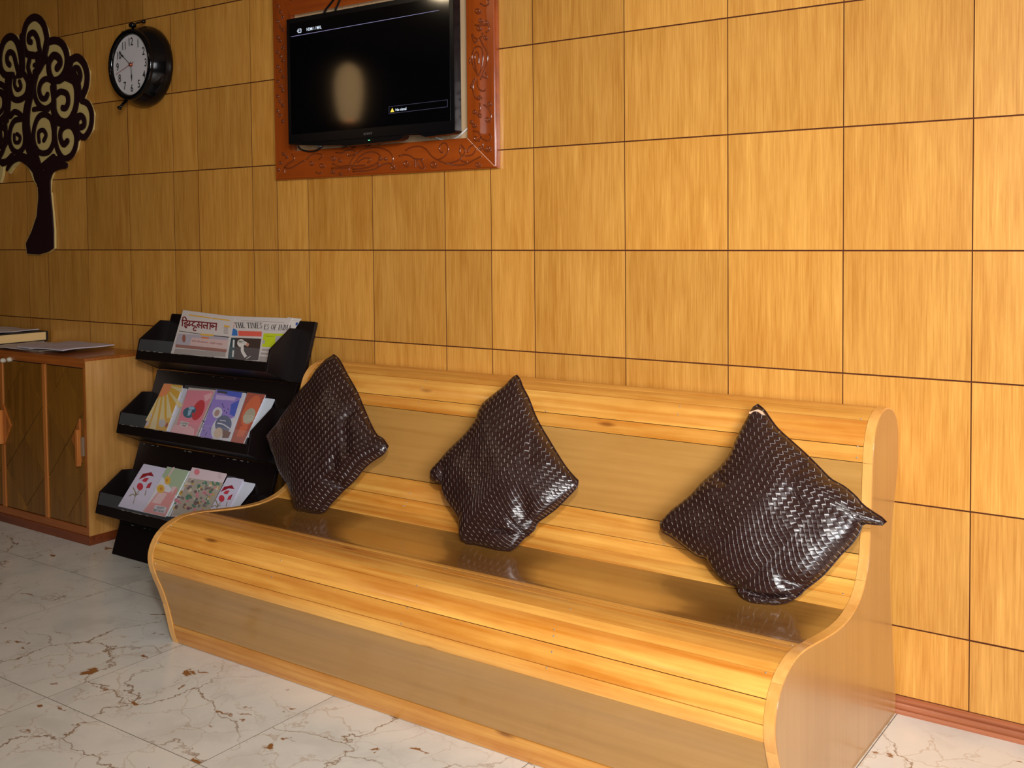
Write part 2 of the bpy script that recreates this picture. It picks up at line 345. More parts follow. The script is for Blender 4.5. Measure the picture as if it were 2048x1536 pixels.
# ================================================================== SETTING
WALL_T = 0.010          # panel thickness, front faces at y = 0
u2x = lambda u: u*S
Z0 = (3.83708-0.15213)*S
rows = [0.038] + [Z0+k*S for k in range(-3, 6)]
FLOORX0, FLOORX1 = -6.1, 2.1
wall = MB().box(FLOORX0, FLOORX1, 0.0022, 0.14, 0, 2.75).build('wall_back', M['joint'])
setp(wall, 'back wall clad with square honey coloured wood veneer panels', kind='structure')
low = [-19.8, -18.8, -17.8, -16.8, -15.8, -14.80, -14.283, -13.288, -12.312, -11.368, -10.876, -9.87, -9.444, -8.927, -7.927, -6.911, -6.316, -5.793, -4.781, -3.765, -2.763, -1.78, -0.79, 0.21, 1.21, 2.21, 3.21, 4.21, 5.21, 6.21]
high = [-19.6, -18.6, -17.62, -16.7, -15.75, -14.85, -13.87, -12.92, -11.93, -10.876, -9.87, -9.444, -8.927, -7.927, -6.911, -6.316, -5.793, -4.781, -3.765, -2.763, -1.78, -0.79, 0.21, 1.21, 2.21, 3.21, 4.21, 5.21, 6.21]
pane_cache = {}
def panel(x0, x1, z0, z1, gx=0.0008, gz=0.0014):
    wd, ht = round(x1-x0-2*gx, 4), round(z1-z0-2*gz, 4)
    key = (wd, ht)
    if key not in pane_cache:
        b = 0.0005; t = 0.006
        vs_ = [(0,t,0),(wd,t,0),(wd,t,ht),(0,t,ht),(0,b,0),(wd,b,0),(wd,b,ht),(0,b,ht),(b,0,b),(wd-b,0,b),(wd-b,0,ht-b),(b,0,ht-b)]
        fs = [(8,9,10,11),(4,5,9,8),(5,6,10,9),(6,7,11,10),(7,4,8,11),(0,1,5,4),(1,2,6,5),(2,3,7,6),(3,0,4,7)]
        me = bpy.data.meshes.new('panel'); me.from_pydata(vs_, [], fs); me.materials.append(M['panel']); me.materials.append(M['joint'])
        for p in list(me.polygons)[1:]: p.material_index = 1
        pane_cache[key] = me
    o = bpy.data.objects.new('panel', pane_cache[key]); COL.objects.link(o); o.parent = wall
    o.location = (x0+gx, random.uniform(-0.0006, 0.0004), z0+gz)
    return o
for ri in range(len(rows)-1):
    cols = high if rows[ri] >= Z0+3*S-0.01 else low
    for a, b in zip(cols[:-1], cols[1:]):
        if a*S < FLOORX0 or b*S > FLOORX1: continue
        panel(a*S, b*S, rows[ri], min(rows[ri+1], 2.745))
# floor
floor = MB().box(FLOORX0, FLOORX1, -5.8, 0.12, -0.06, -0.0010).build('floor', M['grout'])
setp(floor, 'pale marble tiled floor with thin brown veins', kind='structure')
TX, TY, TS = -0.702, -0.522, 0.6035
tile_me = None
def tile(x0, x1, y0, y1, g=0.0008):
    mb = MB(); b = 0.0003
    x0 += g; x1 -= g; y0 += g; y1 -= g
    mb.add([(x0,y0,-.0085),(x1,y0,-.0085),(x1,y1,-.0085),(x0,y1,-.0085),(x0,y0,-b),(x1,y0,-b),(x1,y1,-b),(x0,y1,-b),(x0+b,y0+b,0),(x1-b,y0+b,0),(x1-b,y1-b,0),(x0+b,y1-b,0)],
        [(8,9,10,11),(4,5,9,8),(5,6,10,9),(6,7,11,10),(7,4,8,11),(0,1,5,4),(1,2,6,5),(2,3,7,6),(3,0,4,7)])
    mb.m = [0]+[1]*8
    return mb.build('tile', [M['marble'], M['grout']], floor)
for i in range(-9, 5):
    for j in range(-8, 1):
        xa, xb = TX+i*TS, TX+(i+1)*TS; ya, yb = TY+j*0.617, min(TY+(j+1)*0.617, 0.009)
        if xb < FLOORX0+0.1 or xa > FLOORX1-0.1: continue
        tile(max(xa, FLOORX0), min(xb, FLOORX1), max(ya, -5.8), yb)
setp(MB().box(FLOORX0, FLOORX1, -5.8, 0.14, 2.75, 2.85).build('ceiling', M['ceiling']), kind='structure')
setp(MB().box(FLOORX0-0.1, FLOORX0, -5.8, 0.14, 0, 2.75).build('wall_left', M['darkwall']), kind='structure')
setp(MB().box(FLOORX1, FLOORX1+0.1, -5.8, 0.14, 0, 2.75).build('wall_right', M['plaster']), kind='structure')
setp(MB().box(FLOORX0, FLOORX1, -5.9, -5.8, 0, 2.75).build('wall_front', M['darkwall']), kind='structure')
# skirting: moulded profile, right of bench and behind
prof = [(0.0, 0.0), (-0.020, 0.0), (-0.021, 0.006), (-0.019, 0.011), (-0.012, 0.0125), (-0.012, 0.0145), (-0.016, 0.016), (-0.0165, 0.021), (-0.014, 0.025), (-0.007, 0.0265), (-0.007, 0.0285), (-0.010, 0.030), (-0.009, 0.035), (-0.004, 0.0385), (0.0, 0.0385)]
bb = MB(); n = len(prof)
bb.prism([(FLOORX0+0.0, y, z) for y, z in prof], (FLOORX1-FLOORX0, 0, 0))
setp(bb.build('baseboard_back', M['skirt']), 'moulded reddish brown skirting along the foot of the wall', kind='structure')

# ================================================================== BENCH
BX0, BX1 = -2.556, -0.706
RIM = 0.022
pf = [(-0.722,0.0),(-0.732,0.03),(-0.742,0.075),(-0.752,0.115),(-0.768,0.165),(-0.785,0.205),(-0.797,0.240),(-0.800,0.272),(-0.790,0.305),(-0.768,0.333),(-0.735,0.352),(-0.690,0.363),(-0.640,0.363),(-0.580,0.356),(-0.520,0.348),(-0.450,0.341),(-0.385,0.341),(-0.330,0.350),(-0.290,0.367),(-0.262,0.392),(-0.243,0.425),(-0.233,0.462),(-0.226,0.510),(-0.221,0.560),(-0.216,0.620),(-0.210,0.670),(-0.194,0.712),(-0.168,0.740),(-0.135,0.754),(-0.100,0.758),(-0.060,0.750),(-0.030,0.733),(-0.010,0.705),(-0.004,0.660),(-0.006,0.610),(-0.022,0.560),(-0.045,0.500),(-0.060,0.440),(-0.068,0.380),(-0.062,0.300),(-0.050,0.220),(-0.038,0.150),(-0.022,0.080),(-0.019,0.0)]
PF = [Vector((0, y, z)) for y, z in pf]
FP = catmull(PF, 6)                    # fine profile
arc = [0.0]
for i in range(1, len(FP)): arc.append(arc[-1]+(FP[i]-FP[i-1]).length)
def at(s_):
    s_ = max(0, min(arc[-1], s_))
    for i in range(1, len(arc)):
        if arc[i] >= s_:
            t = (s_-arc[i-1])/(arc[i]-arc[i-1]+1e-9); return FP[i-1].lerp(FP[i], t)
    return FP[-1].copy()
def nrm(s_):
    d = (at(s_+0.004)-at(s_-0.004)).normalized(); return Vector((0, -d.z, d.y))   # outward
def nearest(y, z, i0=0, i1=None):
    best = min(range(i0, i1 or len(FP)), key=lambda i: (FP[i]-Vector((0, y, z))).length); return arc[best]
bench = empty('bench', ((BX0+BX1)/2, -0.4, 0), 'long curved bench of pale pine strips with olive brown panels against the wall', 'bench')
def strip(name, s0, s1, x0, x1, mat, th=0.012, lift=0.0, gap=0.0008, n=None, bev=0.0008, slotends=0.0004, parent=None, label=None):
    s0 += gap; s1 -= gap; n = n or max(2, int((s1-s0)/0.009))
    mb = MB(); ring = []
    for k in range(n+1):
        s_ = s0+(s1-s0)*k/n; p = at(s_); nv = nrm(s_)
        e = 0.0
        if k in (0, n): e = bev
        ring.append((p+nv*(lift-e), p+nv*(lift-th)))
    x0 += slotends; x1 -= slotends
    vs_ = []
    for (o_, i_) in ring: vs_ += [(x0, o_.y, o_.z), (x1, o_.y, o_.z), (x1, i_.y, i_.z), (x0, i_.y, i_.z)]
    fs = []
    for k in range(n):
        a, b = 4*k, 4*(k+1)
        fs += [(a, a+1, b+1, b), (a+1, a+2, b+2, b+1), (a+2, a+3, b+3, b+2), (a+3, a, b, b+3)]
    fs += [(0, 3, 2, 1), (4*n, 4*n+1, 4*n+2, 4*n+3)]
    mb.add(vs_, fs)
    o = mb.build(name, mat, parent or bench, fix=True); sm_auto(o, 40)
    if label: o['label'] = label
    return o
sA = nearest(-0.738, 0.062, 0, 60); sB = nearest(-0.795, 0.232, 0, 60)
sS0 = nearest(-0.612, 0.361, 40, 120); sS1 = nearest(-0.338, 0.348, 40, 130)
sO0 = nearest(-0.238, 0.445, 80, 160); sO1 = nearest(-0.213, 0.650, 100, 200)
sT = nearest(-0.100, 0.758, 120, 220); sTB = nearest(-0.012, 0.71, 150, 240)
XI0, XI1 = BX0+RIM, BX1-RIM
strip('base_plank', 0.0, sA, XI0, XI1, M['plank'])
strip('front_panel', sA, sB, XI0, XI1, M['laminate'], lift=-0.0015, label='olive brown laminate front panel')
fr = [0, 0.14, 0.30, 0.50, 0.58, 0.80, 1.0]
fr = [0, 0.13, 0.30, 0.50, 0.60, 0.80, 0.92, 1.0]
for a, b in zip(fr[:-1], fr[1:]): strip('plank', sB+(sS0-sB)*a, sB+(sS0-sB)*b, XI0, XI1, M['plank'])
strip('seat_panel', sS0, sS1, XI0, XI1, M['laminate_shaded'], lift=-0.0012, label='glossy olive brown laminate seat panel')
fr = [0, 0.30, 0.60, 1.0]
for a, b in zip(fr[:-1], fr[1:]): strip('plank', sS1+(sO0-sS1)*a, sS1+(sO0-sS1)*b, XI0, XI1, M['plank'])
strip('back_panel', sO0, sO1, XI0, XI1, M['laminate'], lift=-0.0012, label='olive brown laminate backrest panel')
fr = [0, 0.13, 0.36, 0.50, 0.68, 0.86, 1.0]
for a, b in zip(fr[:-1], fr[1:]): strip('plank', sO1+(sTB-sO1)*a, sO1+(sTB-sO1)*b, XI0, XI1, M['plank'])
strip('rear_board', sTB, arc[-1], XI0, XI1, M['laminate'])
# rims: short curved segments at both ends
seg_s = [0.0]; 
for q in [(-0.755,0.12),(-0.79,0.215),(-0.765,0.336),(-0.60,0.359),(-0.40,0.341),(-0.262,0.392),(-0.228,0.50),(-0.213,0.645),(-0.15,0.75),(-0.03,0.733)]:
    seg_s.append(nearest(q[0], q[1], 0, 230))
seg_s.append(arc[-1])
for x0, x1 in ((BX0, BX0+RIM), (BX1-RIM, BX1)):
    for a, b in zip(seg_s[:-1], seg_s[1:]):
        strip('rim_segment', a, b, x0, x1, M['rim'], lift=0.001, th=0.016, gap=0.0003)
# end panels
side_pts = [(p.y, p.z) for p in [at(arc[-1]*k/150)+nrm(arc[-1]*k/150)*-0.0035 for k in range(151)]]
side_pts = [(y, max(z, 0.0)) for y, z in side_pts]
for x, d in ((BX1-0.014, 0.0145), (BX0+0.014, -0.0145)):
    mb = MB().prism([(x, y, z) for y, z in side_pts], (d, 0, 0))
    mb.build('end_panel', M['laminate_side'], bench, fix=True, label='brown laminate end panel following the bench curve')
# small nail heads
nb = MB()
for k in range(40):
    s_ = random.choice([random.uniform(sB+0.01, sS0-0.01), random.uniform(sS1, sO0), random.uniform(sO1, sT)]); x = random.choice([XI0+0.012, XI1-0.012, -1.2, -1.6, -2.05]) + random.uniform(-0.006, 0.006)
    p = at(s_)+nrm(s_)*0.0004; p.x = x; nv = nrm(s_)
    nb.lathe(p, nv, [(0.0022, 0), (0.0018, 0.0006), (0.0001, 0.0008)], 8)
o = nb.build('nail_heads', simple('nail_mat', srgb(200, 185, 160), 0.35, metal=0.6), bench); o['kind'] = 'stuff'

# ================================================================== CUSHIONS
def cushion(name, sc_, ox, oy, TR, RB, BL, LT, corners, label, Yb, slope, T, seed, dents=(), tag=None):
    """edges are given clockwise from the top corner: top>right, right>bottom, bottom>left, left>top"""
    P0 = Vector((0, Yb, 0.345)); Nn = Vector((0, -1, slope)).normalized()       # plane y = Yb + slope*(z-0.345)
    cv = lambda q: onPlane(ox+q[0]/sc_, oy+q[1]/sc_, P0, Nn)
    A, B, C_, D = corners
    def curve(a, pts, b):
        c = catmull([cv(a)]+[cv(q) for q in pts]+[cv(b)], 6)
        L_ = [0]
        for i in range(1, len(c)): L_.append(L_[-1]+(c[i]-c[i-1]).length)
        def ev(t):
            s_ = t*L_[-1]
            for i in range(1, len(L_)):
                if L_[i] >= s_-1e-9: return c[i-1].lerp(c[i], (s_-L_[i-1])/(L_[i]-L_[i-1]+1e-12))
            return c[-1]
        return ev
    e0 = curve(A, TR, B); e1 = curve(B, RB, C_); e2r = curve(C_, BL, D); e3r = curve(D, LT, A)
    e2 = lambda t: e2r(1-t)      # D -> C
    e3 = lambda t: e3r(1-t)      # A -> D
    n = 84; pa, pb, pc, pd = cv(A), cv(B), cv(C_), cv(D)
    front = []; back = []
    cl = lambda x: max(0.0, min(1.0, x))
    for j in range(n+1):
        t = j/n
        for i in range(n+1):
            s_ = i/n
            p = e0(s_)*(1-t)+e2(s_)*t+e3(t)*(1-s_)+e1(t)*s_ - (pa*(1-s_)*(1-t)+pb*s_*(1-t)+pd*(1-s_)*t+pc*s_*t)
            w_ = max(0, 16*s_*(1-s_)*t*(1-t)); h = T*w_**0.42
            # folds that run from the seams and corners inwards
            eds = min(s_, 1-s_, t, 1-t); k = 2.6+seed
            f1 = noise.noise(Vector((s_*3.1+seed, t*3.3, seed*1.7)))
            f2 = noise.noise(Vector((s_*9+seed*3, t*2.5, 4.1)))+noise.noise(Vector((s_*2.5, t*9+seed*5, 9.1)))
            f3 = noise.noise(Vector((s_*20+seed, t*20, 2.2)))
            amp = w_**0.35
            h += amp*(0.010*f1+0.0065*f2*math.exp(-eds*5)*1.3+0.0012*f3)
            for (ds, dt, rr, dd, an, *ra) in dents:
                ux, uy = s_-ds, t-dt; ca, sa = math.cos(an), math.sin(an)
                a_, b_ = ux*ca+uy*sa, -ux*sa+uy*ca
                h -= dd*math.exp(-(a_/rr)**2-(b_/(rr*(ra[0] if ra else 0.45)))**2)
            front.append(p+Nn*h)
            hb = T*0.62*w_**0.42
            back.append(p-Nn*hb)
    me = bpy.data.meshes.new(name); W = n+1
    vs_ = front[:]; idxb = {}
    for j in range(W):
        for i in range(W):
            if i in (0, n) or j in (0, n): idxb[(i, j)] = j*W+i
            else: idxb[(i, j)] = len(vs_); vs_.append(back[j*W+i])
    fs = []; uvs = []
    for j in range(n):
        for i in range(n):
            fs.append((j*W+i, (j+1)*W+i, (j+1)*W+i+1, j*W+i+1)); uvs.append([(i, j), (i, j+1), (i+1, j+1), (i+1, j)])
            fs.append((idxb[(i, j)], idxb[(i+1, j)], idxb[(i+1, j+1)], idxb[(i, j+1)])); uvs.append([(i, j), (i+1, j), (i+1, j+1), (i, j+1)])
    o = bpy.data.objects.new(name, me); COL.objects.link(o)
    org = onPlane(ox+C_[0]/sc_, oy+C_[1]/sc_, P0, Nn)
    me.from_pydata([tuple(v-org) for v in vs_], [], fs); o.location = org
    ul = me.uv_layers.new(name='UVMap'); k = 0
    for q in uvs:
        for (i, j) in q:
            s_, t = i/n, j/n
            # diagonal coordinates: u across the cushion, v from bottom corner up
            ul.data[k].uv = ((s_-t+1)/2, 1-(s_+t)/2); k += 1
    me.materials.append(M['weave'])
    for p in me.polygons: p.use_smooth = True
    bm = bmesh.new(); bm.from_mesh(me); bmesh.ops.recalc_face_normals(bm, faces=bm.faces); bm.to_mesh(me); bm.free()
    setp(o, label, 'cushion', 'woven brown leather cushions on the bench')
    # piping along the seam
    pts = [e0(k/30) for k in range(30)]+[e1(k/30) for k in range(30)]+[e2r(k/30) for k in range(30)]+[e3r(k/30) for k in range(31)]
    mb = MB().tube([p+Nn*0.0 for p in pts], 0.0018, 6, caps=False); mb.build('seam', M['leather'], o, smooth=True)
    if tag:
        q = [cv(a)+Nn*0.012 for a in tag]
        MB().prism(q, Nn*0.002).build('lining_fold', M['fabric_tag'], o, label='pale lining showing at the open corner seam')
    return o
cushion('cushion', 4.389, 540, 690,
    [(612,132),(680,260),(760,400),(820,540),(880,680),(940,790),(992,822)],
    [(1000,955),(900,1020),(820,1090),(740,1190),(650,1270),(580,1345),(515,1415),(470,1468)],
    [(290,1466),(238,1452),(215,1370),(190,1260),(150,1200),(95,1110),(50,990),(5,890)],
    [(0,765),(45,725),(110,650),(180,560),(230,490),(290,400),(370,310),(430,220),(500,130)],
    [(560,84),(1038,888),(370,1474),(-34,800)],
    'dark brown woven leather cushion at the far left end of the bench beside the rack', -0.395, 0.42, 0.062, 1.3,
    dents=[(0.74,0.22,0.12,0.014,0.5),(0.80,0.40,0.10,0.010,0.9),(0.92,0.55,0.09,0.012,0.0),(0.60,0.12,0.08,0.010,1.2)])
cushion('cushion', 4.04, 850, 740,
    [(770,78),(792,140),(840,230),(890,360),(940,460),(1000,560),(1060,660),(1130,770),(1190,845)],
    [(1228,945),(1150,1030),(1060,1120),(980,1180),(908,1235),(880,1295),(810,1350),(745,1420)],
    [(600,1455),(500,1432),(400,1408),(322,1402),(302,1350),(288,1230),(230,1130),(170,1030),(132,925),(90,912)],
    [(52,808),(120,740),(220,630),(330,530),(420,410),(452,330),(492,260),(580,190),(650,130),(700,68)],
    [(742,42),(1236,892),(690,1460),(42,872)],
    'dark brown woven leather cushion in the middle of the bench', -0.39, 0.42, 0.064, 2.6,
    dents=[(0.88,0.52,0.13,0.018,0.9),(0.86,0.80,0.09,0.020,-0.3,0.2),(0.93,0.72,0.10,0.016,0.6,0.2),(0.60,0.12,0.08,0.008,0.5),(0.12,0.90,0.07,0.014,0.8)])
cushion('cushion', 3.656, 1310, 800,
    [(800,72),(840,130),(900,210),(1010,310),(1110,400),(1200,490),(1290,580),(1380,630),(1470,705),(1520,765),(1600,822),(1660,860)],
    [(1668,912),(1590,908),(1520,905),(1500,960),(1440,1050),(1370,1120),(1310,1190),(1230,1280),(1150,1345),(1090,1392),(1050,1432),(960,1480)],
    [(700,1490),(632,1440),(604,1392),(594,1356),(540,1345),(470,1290),(420,1230),(375,1162),(310,1140),(200,1060),(120,1000),(52,960)],
    [(120,810),(250,710),(330,630),(410,550),(480,490),(550,400),(600,290),(640,200),(690,110),(712,60)],
    [(752,32),(1692,890),(820,1501),(38,902)],
    'brown woven cushion at the right end of the bench, one corner poking past the rim', -0.38, 0.40, 0.066, 4.2,
    dents=[(0.50,0.12,0.09,0.012,1.2),(0.885,0.862,0.13,0.034,-0.72,0.13),(0.93,0.90,0.07,0.012,-0.3,0.2),(0.93,0.70,0.08,0.014,0.1),(0.12,0.50,0.05,0.012,0.2),(0.60,0.26,0.07,0.006,0.2)],
    tag=[(703,98),(768,78),(800,92),(822,122),(760,108),(706,112)])

# ================================================================== CABINET
CXR, CYF, CZT = -3.625, -0.299, 0.716
cab = empty('cabinet', (-4.3, -0.15, 0), 'wooden storage cabinet with diamond pattern veneered doors left of the rack', 'cabinet')
CXL = -5.10
PT = 0.036   # plinth height
MB().box(CXL, CXR-0.004, CYF+0.016, -0.004, PT, CZT-0.012).build('carcass', M['cab_veneer'], cab, bevel=0.001)
MB().box(CXR-0.004, CXR, CYF, -0.004, PT, CZT-0.010).build('side_panel', M['cab_side'], cab, label='pale veneered side panel')
MB().box(CXL, CXR, CYF-0.002, -0.004, CZT-0.010, CZT).build('top_board', M['cab_rail'], cab, bevel=0.0015)
MB().box(CXL, CXR-0.004, CYF, CYF+0.016, CZT-0.036, CZT-0.010).build('top_rail', M['cab_rail'], cab, bevel=0.001)
MB().box(CXL, CXR-0.004, CYF, CYF+0.016, PT, PT+0.030).build('bottom_rail', M['cab_rail'], cab, bevel=0.001)
MB().box(CXR-0.020, CXR-0.004, CYF, CYF+0.016, PT+0.030, CZT-0.036).build('end_stile', M['cab_frame'], cab, bevel=0.001)
MB().box(CXL, CXR+0.002, CYF-0.003, -0.004, 0.0, PT).build('plinth', M['cab_plinth'], cab, bevel=0.001)
dz0, dz1 = PT+0.032, CZT-0.038
divx = [CXR-0.020, -3.900, -3.922, -4.214, -4.236, -4.528, -4.550, -4.842]
def door(x0, x1, hinge):
    d = MB().box(x0+0.001, x1-0.001, CYF+0.006, CYF+0.016, dz0, dz1).build('door', M['ink'] if False else simple('door_groove_mat', srgb(44, 24, 8), 0.7), cab)
    xm = (x0+x1)/2; zt, zb = dz1-0.02, dz0+0.02; zm = (zt+zb)/2; zq1, zq3 = (zt+zm)/2, (zm+zb)/2
    X0, X1 = x0+0.001, x1-0.001
    polys = [[(xm,zt),(X1,zq1),(xm,zm),(X0,zq1)], [(xm,zm),(X1,zq3),(xm,zb),(X0,zq3)],
        [(X0,dz1),(xm-0.012,dz1),(xm,zt),(X0,zq1)], [(xm+0.012,dz1),(X1,dz1),(X1,zq1),(xm,zt)],
        [(X0,zq1),(xm,zm),(X0,zq3)], [(X1,zq1),(X1,zq3),(xm,zm)],
        [(X0,zq3),(xm,zb),(xm-0.012,dz0),(X0,dz0)], [(X1,zq3),(X1,dz0),(xm+0.012,dz0),(xm,zb)]]
    polys[2] = [(X0,dz1),(xm,dz1),(xm,zt),(X0,zq1)]; polys[3] = [(xm,dz1),(X1,dz1),(X1,zq1),(xm,zt)]
    polys[6] = [(X0,zq3),(xm,zb),(xm,dz0),(X0,dz0)]; polys[7] = [(X1,zq3),(X1,dz0),(xm,dz0),(xm,zb)]
    for P in polys:
        c = Vector((sum(p[0] for p in P)/len(P), sum(p[1] for p in P)/len(P)))
        Q = []
        for p in P:
            v = Vector(p)-c; Q.append(c+v*(1-0.0034/max(v.length, 0.02)))
        MB().prism([(q.x, CYF+0.0065, q.y) for q in Q], (0, -0.0035, 0)).build('veneer_panel', M['cab_veneer'], d)
    return d
d1 = door(divx[1], divx[0], 'r'); d2 = door(divx[3], divx[2], 'l'); d3 = door(divx[5], divx[4], 'r'); d4 = door(divx[7], divx[6], 'l')
for a, b in ((divx[2], divx[1]), (divx[4], divx[3]), (divx[6], divx[5])):
    MB().box(a, b, CYF-0.002, CYF+0.014, dz0-0.001, dz1+0.001).build('divider_strip', M['pull'], cab, bevel=0.001)
def dplate(d, x, z, half):
    hw, hz = 0.055, 0.085
    P = [(x, z+hz), (x+hw*half, z), (x, z-hz)]
    MB().prism([(a, CYF+0.003, b) for a, b in P], (0, -0.008, 0)).build('handle_plate', M['cab_frame'], d, bevel=0.001)
dplate(d1, -3.668, 0.400, -1)
p1 = onY(157, 859, CYF-0.01); p2 = onY(160, 933, CYF-0.01)
MB().box(p1.x-0.012, p1.x+0.004, CYF-0.020, CYF-0.004, p2.z, p1.z).build('handle', M['pull'], d1, bevel=0.002, label='upright wooden bar pull')
p1 = onY(164, 874, CYF-0.002); p2 = onY(165, 912, CYF-0.002)
MB().box(p1.x-0.004, p1.x+0.008, CYF-0.006, CYF+0.004, p2.z, p1.z).build('latch_plate', simple('latch_mat', srgb(150, 130, 105), 0.5, metal=0.4), d1)
dplate(d2, -4.213, 0.41, 1)
MB().box(-4.226, -4.212, CYF-0.020, CYF-0.004, 0.33, 0.47).build('handle', M['pull'], d3, bevel=0.002)
for q in ((5, 721), (18, 719)):
    c = onY(q[0], q[1], CYF-0.006)
    MB().lathe(c, (0, -1, 0), [(0.009, -0.01), (0.010, 0.0), (0.008, 0.006), (0.003, 0.009), (0.0001, 0.009)], 16).build('knob', simple('pale_knob_mat', srgb(205, 195, 175), 0.35), cab, smooth=True, label='small pale metal knob')
# ledger and papers on the cabinet
ztop = CZT+0.0005
def slab(pts, z0, z1, name, mat, label, cat, group=None, parent=None, bevel=0):
    P = [onZ(q[0], q[1], z1) if len(q) == 2 else Vector((q[0], q[1], z1)) for q in pts]
    mb = MB().prism([(p.x, p.y, z0) for p in P], (0, 0, z1-z0)); o = mb.build(name, mat, parent, bevel=bevel)
    if parent is None: setp(o, label, cat, group)
    return o
led = empty('ledger', (-4.6, -0.08, ztop), 'thick hardbound ledger with cream page edges and black cover on the cabinet', 'book')
LX0, LX1, LY0, LY1 = -4.78, -4.352, -0.262, -0.014
MB().box(LX0, LX1-0.002, LY0+0.003, LY1-0.007, ztop+0.012, ztop+0.048).build('page_block', simple('page_edge_mat', srgb(236, 200, 136), 0.7), led, bevel=0.002)
MB().box(LX0, LX1, LY0, LY1, ztop+0.009, ztop+0.012).build('cover', M['ink'], led)
MB().box(LX0, LX1, LY0, LY1, ztop+0.048, ztop+0.051).build('cover', M['ink'], led)
MB().box(LX0, LX1, LY1-0.007, LY1, ztop+0.012, ztop+0.048).build('spine', M['ink'], led)
MB().box(LX0+0.01, LX1-0.03, LY0+0.01, LY1, ztop, ztop+0.009).build('page_block', M['white'], led, label='loose sheets under the ledger')
PAPER = simple('office_paper_mat', srgb(206, 196, 198), 0.7); PAPER2 = simple('cream_paper_mat', srgb(222, 205, 180), 0.7)
def sheet(name, x0, x1, y0, y1, z, rot, mat, label, group, th=0.002, curl=0.006, seed=0, nx=14, ny=8):
    cx, cy = (x0+x1)/2, (y0+y1)/2; c, s_ = math.cos(rot), math.sin(rot); mb = MB(); top = []
    for j in range(ny+1):
        for i in range(nx+1):
            u, v = i/nx, j/ny; a, b = x0-cx+(x1-x0)*u, y0-cy+(y1-y0)*v
            h = curl*max(0, noise.noise(Vector((u*2.3+seed, v*2.1, seed)))+0.25)
            top.append(Vector((cx+a*c-b*s_, cy+a*s_+b*c, z+th+h)))
    W = nx+1; nT = len(top)
    vs_ = top+[p-Vector((0, 0, th)) for p in top]; fs = []
    for j in range(ny):
        for i in range(nx):
            a = j*W+i; fs.append((a, a+1, a+W+1, a+W)); fs.append((nT+a, nT+a+W, nT+a+W+1, nT+a+1))
    bd = [i for i in range(W)]+[j*W+nx for j in range(1, ny+1)]+[ny*W+i for i in range(nx-1, -1, -1)]+[j*W for j in range(ny-1, 0, -1)]
    for a, b in zip(bd, bd[1:]+bd[:1]): fs.append((a, nT+a, nT+b, b))
    mb.add(vs_, fs); o = mb.build(name, mat, smooth=False, fix=True); sm_auto(o, 30)
    return setp(o, label, 'paper', group)
G = 'loose papers on the cabinet'
sheet('paper_sheet', -4.74, -4.40, -0.225, -0.03, ztop+0.0515, 0.04, PAPER, 'creased grey-white papers lying on top of the thick ledger', G, 0.003, 0.008, 3)
sheet('paper_sheet', -4.32, -4.00, -0.25, -0.03, ztop, -0.06, PAPER2, 'cream paper sheets lying under the other papers beside the ledger', G, 0.0025, 0.004, 6)
sheet('paper_sheet', -4.33, -4.04, -0.290, -0.08, ztop+0.008, 0.05, PAPER, 'pale loose paper in front of the ledger at the front edge of the cabinet top', G, 0.002, 0.006, 11)
sheet('paper_sheet', -4.14, -3.84, -0.272, -0.032, ztop+0.014, 0.05, simple('lilac_paper_mat', srgb(196, 188, 200), 0.65), 'stapled whitish papers at the right end of the cabinet top', G, 0.004, 0.005, 8)

